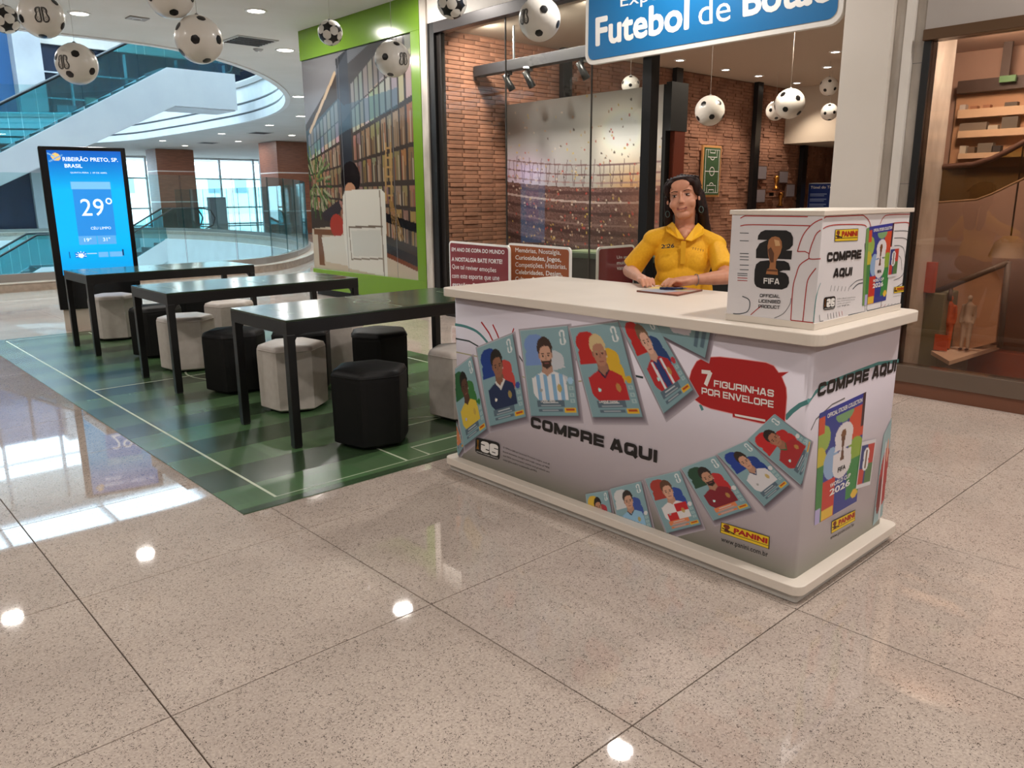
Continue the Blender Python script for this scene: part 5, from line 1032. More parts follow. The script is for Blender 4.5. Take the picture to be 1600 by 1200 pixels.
def put_album(pl, q, parent, env=None, h=.0014, kp_=None):
    q4 = [pl.at(*p) for p in q]; A, Bq, Cq, Dq = [Vector(p) for p in q4]; f = lambda u, v: tuple((A*(1-u)+Bq*u)*(1-v)+(Dq*(1-u)+Cq*u)*v)
    o = picture('album_print', pl, q4, album_img(), pm, parent, h, kp_); o['label'] = 'colourful sticker album cover print'
    for s, u0, u1, v0, v1, m_ in (('OFFICIAL STICKER COLLECTION', .16, .92, .035, .075, WINK), ('FIFA', .46, .64, .575, .62, INK), ('WORLD CUP', .30, .78, .685, .725, WINK), ('2026', .30, .78, .74, .80, WINK)):
        lettering(pl, s, f(u0, v1), f(u1, v1), f(u0, v0), m_, parent, .03, px=False, h=h+.0006)
    if env:
        e4 = [pl.at(*p) for p in env]; im = Img(30, 44, (214, 212, 216)); im.rect(.08, .08, .92, .9, (44, 60, 120)); im.rect(.5, .08, .92, .5, (190, 60, 50)); im.rect(.5, .5, .92, .9, (80, 120, 70)); im.rect(.08, .6, .4, .9, (190, 60, 50)); im.ell(.45, .3, .2, .14, (226, 226, 228)); im.ell(.45, .5, .2, .14, (226, 226, 228)); im.rect(.41, .2, .49, .6, (110, 80, 50))
        o = picture('envelope_print', pl, e4, im, pm, parent, h+.0012); o['label'] = 'small printed sticker envelope'
put_album(cf, [(1280, 646), (1353, 612), (1338, 783), (1272, 821)], ct, [(1345.5, 690.5), (1368, 685), (1358.5, 757), (1336, 764)], .0016)
im = Img(20, 60, (190, 200, 204)); im.a[:] = (150, 176, 180); im.ell(.6, .55, .5, .3, (170, 50, 50)); im.ell(.3, .7, .2, .2, (120, 30, 34)); im.ell(.75, .3, .1, .12, (214, 160, 136)); im.line(.5, .2, .5, 1, .08, (222, 214, 214)); picture('sticker_print', cf, B((1380, 680), (1393, 652), (1382, 800), (1363, 822)), im, pm, ct, .0016, keep)

# ------------------------------------------------------------------ display box on the counter
bx0, bx1, by0, by1, bz0, bz1 = 2.525, 3.235, 1.236, 1.575, CT, 1.374
bt_ = thing('display_box', (2.88, 1.4, CT), 'white printed display box with lid standing on counter', 'display box')
MB().box(bx0, bx1, by0, by1, bz0+.0008, bz1-.016).build('carton', mat('box_white', (226, 222, 224), .4), bt_, .002); MB().box(bx0-.006, bx1+.02, by0-.008, by1+.006, bz1-.016, bz1).build('lid', lam, bt_, .002); MB().box(bx0-.002, bx1+.002, by0-.002, by1+.002, bz0+.0006, bz0+.024).build('base_strip', lam, bt_, .001)
bf = Corner((bx0, by0, 0), (0, 1, 0), (0, 0, 1), (1, 0, 0)); bf.n = Vector((-1, 0, 0)); bf.n2 = Vector((0, -1, 0))
def _bat(x, y):
    d = FW+RT*((x-800)/FPX)+UP*((600-y)/FPX); t_ = (bx0-CAM.x)/d.x; q = CAM+d*t_
    if q.y-by0 >= 0: return (q.y-by0, q.z)
    t_ = (by0-CAM.y)/d.y; q = CAM+d*t_; return (-(q.x-bx0), q.z)
bf.at = _bat
Z2 = lambda x, y: (1130+x/5, 310+y/5)      # reading positions taken from an enlarged view
D = Decals(bf, .0008)
def cl(pts, mi, wd=.0035, sm=True): 
    p = [bf.at(*Z2(*q)) for q in pts]
    if sm and len(p) > 2: p = [(v.x, v.y) for v in catmull([(*q, 0) for q in p], 4)]
    p = [(max(v[0], -.708), min(max(v[1], bz0+.026), bz1-.02)) for v in p]
    D.line(p, wd, px=False, mi=mi)
cl([(135, 155), (170, 138), (230, 136), (800, 140), (1060, 130), (1110, 145), (1140, 180), (1153, 225)], 0); cl([(135, 215), (200, 206), (400, 208), (680, 214)], 0); cl([(800, 145), (720, 185), (650, 250), (610, 320), (580, 415)], 0); cl([(580, 415), (640, 415), (670, 430), (670, 470)], 0, sm=False)
cl([(670, 470), (600, 520), (570, 600), (545, 700), (528, 955)], 0); cl([(670, 440), (700, 340), (760, 250), (860, 208), (1080, 205), (1120, 225)], 0); cl([(725, 545), (670, 620), (650, 700), (622, 965)], 0); cl([(528, 955), (622, 965), (705, 972)], 0, sm=False); cl([(760, 470), (700, 475), (670, 470)], 0)
for y in (270, 330, 430, 455, 478, 520, 556): cl([(130, y), (200, y+2)], 1, .0025)
for y in (585, 600, 620, 640): cl([(112, y), (190, y+4)], 0 if y > 610 else 1, .0025)
cl([(1225, 200), (1250, 150), (1300, 128), (1508, 123)], 0); cl([(1335, 192), (1440, 188), (1500, 215)], 0)
for k, (x1_, yy_) in enumerate(((1470, 255), (1450, 310), (1420, 370), (1395, 440))): cl([(1335, yy_), (x1_-40, yy_), (x1_-8, yy_+30), (x1_, yy_+120)], 1, .0025)
cl([(1330, 640), (1400, 600), (1445, 480), (1470, 400)], 1, .0025); cl([(1340, 700), (1420, 640), (1465, 520), (1490, 300)], 1, .0025)
cl([(150, 765), (200, 790), (208, 840), (180, 890), (78, 908)], 1); cl([(215, 910), (260, 870), (300, 840)], 0, .003); cl([(400, 935), (470, 900), (520, 830), (530, 780)], 3, .0025)
cl([(975, 915), (1105, 890), (1110, 500), (1105, 350)], 1, .003, False); cl([(750, 910), (755, 962), (780, 962)], 1, .0025, False); cl([(1010, 710), (1050, 670), (1090, 660)], 1, .004); cl([(990, 690), (1040, 645), (1090, 632)], 1, .0025); cl([(705, 972), (730, 760), (760, 660)], 2, .003)
cl([(1125, 820), (1120, 870), (1150, 888), (1220, 870), (1235, 800)], 1, .003); cl([(1230, 860), (1350, 830), (1430, 825)], 1, .0025)
for k in range(6): cl([(815+k*22, 900-k*4), (820+k*22, 945-k*6)], 1 if k < 4 else 0, .0022); cl([(845+k*28, 680+k*2), (835+k*28, 725)], 1, .002); cl([(1240+k*26, 830-k*3), (1225+k*28, 862-k*4)], 1 if k > 1 else 0, .002)
D.build('artwork_line', [mat('box_red', (176, 50, 46), .5), mat('box_dark', (70, 78, 84), .5), TEAL, mat('grey_ink', (120, 118, 120), .5)], bt_)
D = Decals(bf, .0012)
two = [(257, 466), (258, 400), (285, 352), (345, 325), (270, 322), (275, 290), (295, 262), (330, 247), (495, 250), (530, 268), (547, 305), (545, 365), (520, 395), (490, 407), (540, 408), (533, 477)]
six = [(243, 640), (247, 560), (258, 515), (290, 490), (350, 484), (480, 488), (512, 505), (524, 540), (523, 562), (470, 562), (440, 572), (490, 585), (512, 615), (516, 660), (500, 695), (460, 712), (300, 704), (262, 690), (247, 668)]
D.poly([Z2(*p) for p in two]); D.poly([Z2(*p) for p in six])
D.build('emblem_numerals', [INK], bt_)
tr_ = [(335, 590), (345, 552), (360, 545), (368, 505), (352, 440), (348, 370), (358, 325), (380, 303), (410, 296), (440, 306), (458, 335), (462, 380), (448, 430), (415, 490), (412, 545), (426, 556), (430, 598)]
im = Decals(bf, .0017); im.poly([Z2(*p) for p in tr_]); im.poly([Z2(*p) for p in [(352, 400), (375, 380), (400, 430), (395, 500), (372, 500), (358, 440)]], mi=1, h=.002); im.poly([Z2(*p) for p in [(400, 320), (440, 330), (448, 370), (410, 372)]], mi=2, h=.002); im.poly([Z2(*p) for p in [(345, 553), (424, 558), (424, 572), (343, 568)]], mi=1, h=.002)
im.build('emblem_cup', [mat('bronze_ink', (170, 112, 70), .45), mat('bronze_dark', (96, 58, 36), .5), mat('bronze_light', (214, 170, 122), .45)], bt_)
def z2t(s, bl, br, tl, m_, b=.0): lettering(bf, s, Z2(*bl), Z2(*br), Z2(*tl), m_, bt_, b, h=.0016)
heavy(bf, 'FIFA', Z2(317, 665), Z2(440, 672), Z2(318, 620), WINK, bt_, h=.0016, t=.22)
for s, x0, x1, y0 in (('OFFICIAL', 287, 443, 770), ('LICENSED', 278, 447, 813), ('PRODUCT', 275, 443, 855)): heavy(bf, s, Z2(x0, y0), Z2(x1, y0+8), Z2(x0+2, y0-25), INK, bt_, h=.0016, t=.2)
panini(bf, [Z2(873, 243), Z2(1054, 235), Z2(1048, 330), Z2(867, 338)], bt_, .0014)
heavy(bf, 'COMPRE', Z2(808, 498), Z2(1073, 470), Z2(812, 422), INK, bt_, h=.0016); heavy(bf, 'AQUI', Z2(856, 618), Z2(1000, 603), Z2(864, 548), INK, bt_, h=.0016)
logo26(bf, [Z2(785, 773), Z2(875, 762), Z2(870, 862), Z2(780, 875)], bt_, .0014)
for i, s in enumerate(('© FIFA’s Official Licensed Product', 'Logos, and all brand elements are', 'copyrights and/or trademarks', 'of FIFA.')): y0 = 790+i*20; z2t(s, (887, y0), ((1030 if i < 2 else 1000)-i*4, y0-16), (887, y0-9), INK)
put_album(bf, [Z2(1140, 222), Z2(1335, 190), Z2(1268, 795), Z2(1100, 835)], bt_, [Z2(1302, 380), Z2(1375, 370), Z2(1350, 605), Z2(1278, 618)], .0014)
D = Decals(bf, .0013); D.poly([Z2(*p) for p in [(1118, 235), (1143, 225), (1105, 835), (1085, 840), (1098, 520)]]); D.build('album_spine', [mat('spine_green', (110, 150, 84), .5)], bt_)
panini(bf, [Z2(1332, 693), Z2(1410, 682), Z2(1408, 730), Z2(1330, 742)], bt_, .0014); z2t('www.panini.com.br', (1325, 772), (1402, 758), (1325, 762), INK)

# ------------------------------------------------------------------ magazine, paper, pen
mg = thing('magazine', (3.0, 2.2, CT), 'thin colourful magazine lying open-side down on counter', 'magazine')
Q = [(2.99, 2.36), (2.985, 2.12), (3.235, 2.155), (3.27, 2.42)]; MB().prism(Q, CT, CT+.008).build('cover', mat('mag_edge', (120, 70, 54), .5), mg)
im = Img(60, 60, (176, 168, 160)); im.poly([(0, 0), (.5, 0), (.2, 1), (0, 1)], (186, 120, 96)); im.poly([(.2, .1), (.6, 0), (.5, .6), (.3, .9)], (214, 190, 110)); im.poly([(.5, .3), (1, .1), (1, .6), (.6, .9)], (150, 160, 176)); im.poly([(.6, .8), (1, .6), (1, 1), (.5, 1)], (176, 110, 96)); im.ell(.5, .5, .16, .12, (70, 80, 110))
mgp = Plane((0, 0, CT+.0082), (1, 0, 0), (0, 1, 0)); picture('printed_cover', mgp, [Q[3], Q[0], Q[1], Q[2]], im, pm, mg, .0003)
pp = thing('paper_sheet', (3.2, 2.38, CT), 'small white paper slip under the woman hands', 'paper'); MB().prism([(3.16, 2.36), (3.20, 2.44), (3.29, 2.46), (3.285, 2.38)], CT, CT+.0015).build('sheet', WINK, pp); MB().prism([(3.165, 2.37), (3.20, 2.435), (3.21, 2.43), (3.18, 2.365)], CT+.0015, CT+.002).build('fold', mat('paper_fold', (214, 210, 204), .6), pp)
pn = thing('pen', (3.13, 2.25, CT+.012), 'dark blue pen lying on the magazine cover', 'pen'); MB().tube([(3.09, 2.30, CT+.0145), (3.16, 2.215, CT+.0145)], .0055, 10).build('barrel', mat('pen_blue', (30, 40, 80), .3), pn); MB().tube([(3.16, 2.215, CT+.0145), (3.172, 2.2, CT+.0145)], [.005, .0015], 10).build('tip', steel, pn); MB().box(3.09, 3.115, 2.27, 2.275, CT+.02, CT+.022).build('clip', steel, pn)

# ------------------------------------------------------------------ hanging footballs
ICO = [Vector(v).normalized() for v in [(0, s1, s2*1.618034) for s1 in (1, -1) for s2 in (1, -1)]+[(s1, s2*1.618034, 0) for s1 in (1, -1) for s2 in (1, -1)]+[(s2*1.618034, 0, s1) for s1 in (1, -1) for s2 in (1, -1)]]
ball_m = mat('ball_white', (226, 222, 214), .28, coat=.3); patch_m = mat('ball_black', (20, 20, 22), .3)
def frame(a, b): x = a.normalized(); y = (b-x*b.dot(x)).normalized(); return Matrix((x, y, x.cross(y))).transposed()
def px_dir(c, R_, p):
    d = (FW+RT*((p[0]-800)/FPX)+UP*((600-p[1])/FPX)).normalized(); oc = CAM-c; b = d.dot(oc); disc = b*b-(oc.length_squared-R_*R_)
    if disc < 0: disc = 0
    return ((CAM+d*(-b-math.sqrt(disc)))-c).normalized()
def cap_poly(dirn, ang, n, R_, up=None, rings=3):
    X = dirn.normalized(); Yv = (up if up is not None else X.orthogonal()); Yv = (Yv-X*Yv.dot(X)).normalized(); Zv = X.cross(Yv); vs = [X*R_]; fs = []
    m_ = n*3
    for r_ in range(1, rings+1):
        for k in range(m_):
            a = 2*math.pi*k/m_; s = ((a+math.pi/n) % (2*math.pi/n))-math.pi/n; rr = math.tan(ang)*math.cos(math.pi/n)/math.cos(s)*r_/rings if True else 0
            v = (X+(Yv*math.cos(a+math.pi/n)+Zv*math.sin(a+math.pi/n))*rr).normalized(); vs.append(v*R_)
    for k in range(m_): fs.append((0, 1+k, 1+(k+1) % m_))
    for r_ in range(rings-1):
        for k in range(m_): fs.append((1+r_*m_+k, 1+(r_+1)*m_+k, 1+(r_+1)*m_+(k+1) % m_, 1+r_*m_+(k+1) % m_))
    return vs, fs
def ribbon_sphere(c, X, U, V, R_, pts, wd):
    fine = []
    for (a0, b0), (a1, b1) in zip(pts, pts[1:]):
        m_ = max(1, int(math.hypot(a1-a0, b1-b0)/.05)); fine += [(a0+(a1-a0)*i/m_, b0+(b1-b0)*i/m_) for i in range(m_)]
    fine.append(pts[-1]); mb = MB(); q = [(X+U*a+V*b).normalized() for a, b in fine]; n = len(q)
    for i in range(n-1):
        a, b = q[i], q[i+1]; d = (b-a).normalized() if (b-a).length > 1e-9 else U; s0 = a.cross(d).normalized()*wd/2; mb.add([c+(a*R_+s0), c+(b*R_+s0), c+(b*R_-s0), c+(a*R_-s0)], [(0, 1, 2, 3)])
    return mb
def Bpath(k):      # outline of a rounded B, k shrinks it toward its middle line
    g = k; L_ = []
    L_ += [(-.02+g, 1.0-g), (.35, 1.0-g)]+[(.35+(.42-g)*math.cos(a), .55+(.45-g)*math.sin(a)) for a in np.linspace(1.4, -.9, 8)]
    L_ += [(.45+(.5-g)*math.cos(a), -.45+(.52-g)*math.sin(a)) for a in np.linspace(.95, -1.5, 9)]+[(.3, -.97+g), (.12+g, -.92+g), (-.02+g, -.75), (-.02+g, .8), (.0+g, 1.0-g)]
    return L_
def football(c, R_, top, patches, logo, label, grp, style='print'):
    c = Vector(c); t = thing('football', tuple(c), label, 'ball', grp)
    Rm = R_*.992
    if style == 'print':
        MB().lathe([(max(Rm*math.sin(a), .0001), -Rm*math.cos(a)) for a in np.linspace(0, math.pi, 21)], tuple(c), 32).build('skin', ball_m, t)
    else: MB().lathe([(max(R_*.965*math.sin(a), .0001), -R_*.965*math.cos(a)) for a in np.linspace(0, math.pi, 15)], tuple(c), 24).build('core', patch_m, t)
    v1 = px_dir(c, R_, patches[0]); v2 = px_dir(c, R_, patches[1]); a0 = ICO[0]; nb = [v for v in ICO if .4 < v.dot(a0) < .5]; b0 = nb[0]
    # the pair is turned so that one vertex and the direction to its neighbour agree with the photo
    Rr = frame(v1, v2) @ frame(a0, b0).transposed(); V12 = [(Rr @ v).normalized() for v in ICO]
    if style == 'print':
        for v in V12:
            if logo and v.dot(px_dir(c, R_, logo)) > .86: continue
            up = max((u for u in V12 if u is not v and .4 < u.dot(v) < .5), key=lambda u: u.z); vs, fs = cap_poly(v, .205, 6, R_, up); MB().add([c+p for p in vs], fs, 0, True).build('patch', patch_m, t)
        if logo:
            X = px_dir(c, R_, logo); U = (RT-X*RT.dot(X)).normalized(); V = U.cross(X); V = V if V.dot(UP) > 0 else -V; k = .36
            mb = MB()
            for sgn in (1, -1):
                for g in (0, .13):
                    o_ = ribbon_sphere(c, X, U, V, R_*1.006, [(sgn*(a*.80+.10)*k, b*k*.95) for a, b in Bpath(g)], R_*.028); mb.add(o_.v, o_.f)
                for cx_, cy_ in ((.38, .52), (.46, -.45)):
                    o_ = ribbon_sphere(c, X, U, V, R_*1.006, [(sgn*((cx_+.14*math.cos(a))*.80+.10)*k, (cy_+.2*math.sin(a))*k*.95) for a in np.linspace(0, 6.2832, 11)], R_*.014); mb.add(o_.v, o_.f)
            mb.build('logo_print', INK, t)
    else:
        for v in V12:
            up = [u for u in V12 if u is not v and .4 < u.dot(v) < .5][0]; vs, fs = cap_poly(v, .345, 5, R_, up, 3); MB().add([c+p for p in vs], fs, 0, True).build('pentagon_panel', patch_m, t)
        fc = []
        for i in range(12):
            for j in range(i+1, 12):
                for k in range(j+1, 12):
                    if V12[i].dot(V12[j]) > .4 and V12[j].dot(V12[k]) > .4 and V12[i].dot(V12[k]) > .4: fc.append((i, j, k))
        for i, j, k in fc:
            v = (V12[i]+V12[j]+V12[k]).normalized(); X = v; up = V12[i]; Y0 = (up-X*up.dot(X)).normalized(); vs, fs = cap_poly(v, .395, 6, R_, Matrix.Rotation(math.radians(30), 3, X) @ Y0 if False else Y0, 3); MB().add([c+p for p in vs], fs, 0, True).build('hexagon_panel', ball_m, t)
    MB().tube([tuple(c+Vector((0, 0, R_*.97))), (c.x, c.y, top)], .0018, 4).build('string', mat('string', (190, 184, 176), .6), t)
    MB().lathe([(.012, R_*.99), (.014, R_*1.03), (.005, R_*1.07)], tuple(c), 10).build('valve', mat('valve_grey', (150, 150, 150), .4), t)
    return t
G1, G2, G3 = 'white printed footballs hanging in the hall', 'white printed footballs hanging inside the shop', 'panelled footballs hanging in the hall'
R0 = .17
football((2.141, 7.80, 2.562), R0, CZ, [(117.5, 83.5), (109, 115.6)], (98, 97), 'printed football hanging lowest at left, before the escalator', G1)
football((2.535, 6.135, 2.572), R0, CZ, [(305, 61.5), (341, 62)], None, 'printed football hanging in front of the round ceiling opening', G1)
football((4.66, 6.733, 2.736), R0, CZ, [(610, 117), (603, 69)], (631, 92), 'printed football hanging before the green wall picture', G1)
football((1.866, 7.584, 2.87), R0, CZ, [(33, 29), (59, 54)], (65, 23), 'printed football with outlined double logo at top left', G1)
football((4.805, 4.859, 2.82), R0, CZ, [(850, 14), (872, 37)], (818, 26), 'printed football hanging left of the blue sign', G1)
football((2.365, 6.167, 2.864), R0, CZ, [(272, 20), (300, 0)], None, 'printed football cut off at top edge, left part', G1)
football((4.534, 7.643, 3.087), .125, CZ, [(511, 41), (521, 59)], None, 'small panelled football hanging over green wall top', G3, 'panel')
football((4.544, 5.654, 3.034), .125, CZ, [(720, 8), (698, 18)], None, 'small panelled football hanging above the black shop frame', G3, 'panel')
football((1.997, 9.438, 3.151), .125*1.05, CZ, [(2, 18), (12, 42)], None, 'small panelled football cut off at the left edge', G3, 'panel')
football((8.168, 5.463, 2.388), R0, IZ, [(1099, 162), (1114, 185)], None, 'printed football inside shop above the woman', G2)
football((8.859, 4.85, 2.461), R0, IZ, [(1227, 171), (1248, 152)], None, 'largest football inside shop, left of white pillar', G2)
def sc(p, k): return tuple(CAM+(Vector(p)-CAM)*k)
football(sc((13.381, 7.585, 2.897), .92), R0*.92, IZ, [(1204, 172), (1212, 184)], None, 'small football partly hidden behind the largest shop ball', G2)
football(sc((15.151, 7.518, 3.445), .8), R0*.8, IZ, [(1289, 141), (1304, 139)], None, 'upper of two small footballs beside the white pillar', G2)
football(sc((16.242, 8.002, 3.092), .8), R0*.8, IZ, [(1289, 177), (1305.5, 175)], None, 'lower of two small footballs beside the white pillar', G2)
football((8.0, 6.505, 2.76), .11, IZ, [(985, 133), (976, 130)], None, 'football peeking over the top of the stadium picture', G2)

# ------------------------------------------------------------------ the woman
WO = Vector((3.60, 2.53, 0)); WF = Vector((-.83, -.558, 0)).normalized(); WR = Vector((.558, -.83, 0)).normalized()
def W(a, b, z): return WO+WR*a+WF*b+Vector((0, 0, z))
class Blob:
    def __init__(s): s.bm = bmesh.new()
    def ell(s, c, r, ax=None, sub=3):
        r = [v*k_ for v, k_ in zip(r, HSC)] if ax is not None and ax is HX else r
        M_ = (ax.to_4x4() if ax is not None else Matrix((WR, WF, _z)).transposed().to_4x4()); M_ = Matrix.Translation(c) @ M_ @ Matrix.Diagonal((*r, 1)); bmesh.ops.create_icosphere(s.bm, subdivisions=sub, radius=1, matrix=M_); return s
    def cap(s, pts, rs, step=.35, sub=2):
        for (a, b), (ra, rb) in zip(zip(pts, pts[1:]), zip(rs, rs[1:])):
            a, b = Vector(a), Vector(b); n = max(2, int((b-a).length/(min(ra, rb)*step))+1)
            for i in range(n+1): t_ = i/n; s.ell(a.lerp(b, t_), [ra+(rb-ra)*t_]*3, Matrix.Identity(3), sub)
        return s
    def cone(s, a, b, ra, rb, sq=1.0):
        mb = MB().tube([a, Vector(a).lerp(Vector(b), .5), b], [ra, (ra+rb)/2, rb], 24); vs = [s.bm.verts.new(v) for v in mb.v]
        for f in mb.f: s.bm.faces.new([vs[i] for i in f])
        return s
    def build(s, name, m, parent, vox=.006, smooth=4, sfac=.5):
        me = MS.new(name); bmesh.ops.recalc_face_normals(s.bm, faces=s.bm.faces); s.bm.to_mesh(me); s.bm.free(); o = bpy.data.objects.new(name, me); COL.objects.link(o)
        r = o.modifiers.new('r', 'REMESH'); r.mode = 'VOXEL'; r.voxel_size = vox; sm = o.modifiers.new('s', 'SMOOTH'); sm.iterations = smooth; sm.factor = sfac
        dg = bpy.context.evaluated_depsgraph_get(); m2 = MS.new_from_object(o.evaluated_get(dg)); bpy.data.objects.remove(o); MS.remove(me)
        for p in m2.polygons: p.use_smooth = True
        m2.materials.clear(); m2.materials.append(m); m2.name = name; return link(name, m2, parent)
wm = thing('person', tuple(WO), 'seated dark haired woman in yellow polo shirt behind the counter', 'person')
skin = noisy('skin', (204, 146, 118), (196, 136, 108), 30, .5); P(skin).inputs['Subsurface Weight'].default_value = .12; P(skin).inputs['Subsurface Radius'].default_value = (.02, .008, .004)
# head frame: turned slightly to the image left, tilted
hc = W(-.012, .03, 1.409)
_t = math.radians(-7); _ro = math.radians(8)
hR = (WR*math.cos(_t)+WF*math.sin(_t)*-1).normalized(); hF = _z.cross(hR).normalized(); hF = hF if hF.dot(WF) > 0 else -hF
hF = (hF*math.cos(.13)+_z*math.sin(.13)).normalized(); hU = hR.cross(hF); hU = hU if hU.z > 0 else -hU
hR2 = (hR*math.cos(_ro)+hU*math.sin(_ro)).normalized(); hU2 = (hU*math.cos(_ro)-hR*math.sin(_ro)).normalized(); HX = Matrix((hR2, hF, hU2)).transposed()
HS = 1.12
HSC = (1.10, 1.08, 1.02)
def hp(x, y, z): return hc+HX @ Vector((x*HSC[0], y*HSC[1], z*HSC[2]))
b = Blob(); E_ = lambda x, y, z, r, sub=3: b.ell(hp(x, y, z), r, HX, sub)
E_(0, -.012, .040, (.072, .090, .074)); E_(0, .022, -.020, (.060, .064, .078)); E_(0, .046, -.086, (.030, .030, .024)); E_(0, .018, -.070, (.047, .05, .034))
for s in (1, -1):
    E_(s*.036, .050, -.030, (.026, .030, .026)); E_(s*.028, .070, .030, (.026, .012, .010)); E_(s*.074, -.006, -.008, (.010, .017, .027)); E_(s*.009, .091, -.030, (.007, .009, .006), 2); E_(s*.028, .066, .008, (.017, .012, .010))
E_(0, .084, .010, (.0075, .010, .020)); E_(0, .096, -.018, (.0085, .011, .014)); E_(0, .100, -.027, (.010, .010, .008)); E_(0, .079, -.056, (.022, .009, .006)); E_(0, .078, -.066, (.017, .009, .0065)); E_(0, .076, .060, (.045, .012, .028))
b.cap([hp(0, -.025, -.06), W(0, -.015, 1.275), W(0, -.01, 1.20)], [.056, .053, .075])
# arms, hands
def hand(wrist, palm, tips, side):
    wv, pv_ = Vector(wrist), Vector(palm); b.cap([wv, wv.lerp(pv_, .6), pv_], [.024, .027, .024], .3)
    d = (pv_-wv).normalized(); s_ = d.cross(_z).normalized()
    for k, (o_, ln) in enumerate(tips):
        k0 = pv_+s_*o_-d*.01; k0.z = pv_.z+.006; k1 = k0+d*(ln*.45)+Vector((0, 0, .008)); k2 = k1+d*(ln*.33)+Vector((0, 0, -.012)); k3 = k2+d*(ln*.18)+Vector((0, 0, -.012)); b.cap([wv.lerp(k0, .5), k0, k1, k2, k3], [.013, .0115, .0095, .0085, .0072], .45)
    th0 = wv.lerp(pv_, .35)+s_*side*.022; th1 = th0+d*.035+s_*side*.018; th2 = th1+d*.028-s_*side*.002+Vector((0, 0, -.01)); b.cap([wv.lerp(pv_, .2), th0, th1, th2], [.016, .0135, .0105, .0085], .45)
FT = [(-.030, .062), (-.010, .074), (.010, .078), (.029, .070)]
sh_r, el_r, wr_r = W(-.164, -.01, 1.198), Vector((3.475, 2.795, 1.022)), Vector((3.275, 2.575, 1.016))
sh_l, el_l, wr_l = W(.166, -.01, 1.170), Vector((3.515, 2.205, 1.024)), Vector((3.345, 2.268, 1.018))
b.cap([sh_r.lerp(el_r, .25), el_r, el_r.lerp(wr_r, .4), wr_r], [.036, .040, .036, .025], .3); hand(wr_r, (3.205, 2.475, 1.005), FT, -1)
b.cap([sh_l.lerp(el_l, .25), el_l, el_l.lerp(wr_l, .4), wr_l], [.036, .040, .036, .025], .3); hand(wr_l, (3.235, 2.315, 1.010), FT, 1)
b.ell(W(0, -.02, 1.02), (.12, .07, .18)); b.ell(W(0, -.03, .82), (.13, .09, .1))
body = b.build('body', skin, wm, .0042, 3)
# face details
ey = mat('eye_white', (176, 158, 148), .4); ir = mat('eye_dark', (40, 26, 20), .2); lipm = mat('lip', (172, 98, 86), .5); brow = mat('brow', (84, 56, 46), .8)
def small(name, pts, m, sub=2):
    q = Blob()
    for x, y, z, r in pts: q.ell(hp(x, y, z), r, HX, sub)
    me = MS.new(name); q.bm.to_mesh(me); q.bm.free(); me.materials.append(m)
    for p in me.polygons: p.use_smooth = True
    return link(name, me, wm)
for s in (1, -1):
    small('eye', [(s*.029, .0735, .008, (.0115, .006, .0042))], ey); small('iris', [(s*.029-.002, .0765, .008, (.0052, .0042, .0042))], ir); small('eyelash', [(s*.029, .0755, .0138, (.0145, .006, .0022)), (s*.029, .075, .0028, (.012, .005, .0012))], brow)
    small('eyebrow', [(s*.029+s*k*.0075, 
        .0835-abs(k)*.0016-(.003 if k > 1 else 0), .0315-.0010*abs(k-.1)**2, (.0065, .004, .0020)) for k in (-1.6, -.8, 0, .8, 1.6)], brow)
    small('nostril', [(s*.0058, .1005, -.034, (.0026, .003, .0016))], mat('nostril', (90, 50, 40), .8))
small('lips', [(x, .0830-abs(x)*.20, z+abs(x)*.10, (.0062, .0045, r_)) for x in np.linspace(-.019, .019, 7) for z, r_ in ((-.0555, .0030), (-.0645, .0036))], lipm); small('mouth_line', [(x, .0868-abs(x)*.2, -.0600+abs(x)*.12, (.0052, .0022, .0009)) for x in np.linspace(-.019, .019, 7)], mat('mouth_dark', (96, 44, 40), .6))
# hair
hairm = noisy('hair', (44, 25, 21), (26, 15, 13), 60, .6, stretch=(1, 1, .15), bump=.2, spec=.2)
h = Blob(); E2 = lambda x, y, z, r: h.ell(hp(x, y, z), r, HX)
E2(0, -.030, .052, (.084, .092, .078)); E2(0, -.052, .0, (.080, .062, .09)); E2(0, .022, .090, (.066, .054, .026)); E2(.03, .05, .074, (.036, .03, .018)); E2(-.03, .05, .074, (.036, .03, .018))
for s in (1, -1):
    E2(s*.066, .016, .055, (.022, .040, .045)); E2(s*.073, -.032, -.01, (.020, .042, .08))
h.cap([hp(-.075, -.01, .02), hp(-.080, -.022, -.05), W(-.088, -.015, 1.30), W(-.082, -.04, 1.22)], [.022, .024, .026, .018], .4)
h.cap([hp(.078, -.035, .02), hp(.082, -.045, -.05), W(.098, -.055, 1.28), W(.120, -.075, 1.19), W(.125, -.10, 1.12)], [.024, .028, .034, .034, .022], .4)
h.cap([hp(0, -.09, 0), W(0, -.11, 1.30), W(.03, -.12, 1.15)], [.06, .07, .05], .4)
h.build('hair', hairm, wm, .005, 2)
for k, x in enumerate(np.linspace(-1, 1, 9)):      # combed strands over the crown
    MB().tube([tuple(hp(x*.05, .068-.02*abs(x), .088-.012*abs(x))), tuple(hp(x*.062, .03, .118-.016*abs(x))), tuple(hp(x*.07, -.04, .128-.02*abs(x))), tuple(hp(x*.078, -.1, .07))], [.004, .008, .009, .004], 6).build('hair_strand', hairm, wm)
# earrings
teal_e = mat('earring', (70, 96, 92), .3, .3)
for s in (1, -1): MB().tube([tuple(hp(s*.080, -.002, -.040)), tuple(hp(s*.080, -.002, -.050))]+[tuple(hp(s*.080+.010*math.sin(a), .004, -.066-.016*math.cos(a+math.pi))) for a in np.linspace(0, 2*math.pi, 13)], .0022, 6).build('earring', teal_e, wm)
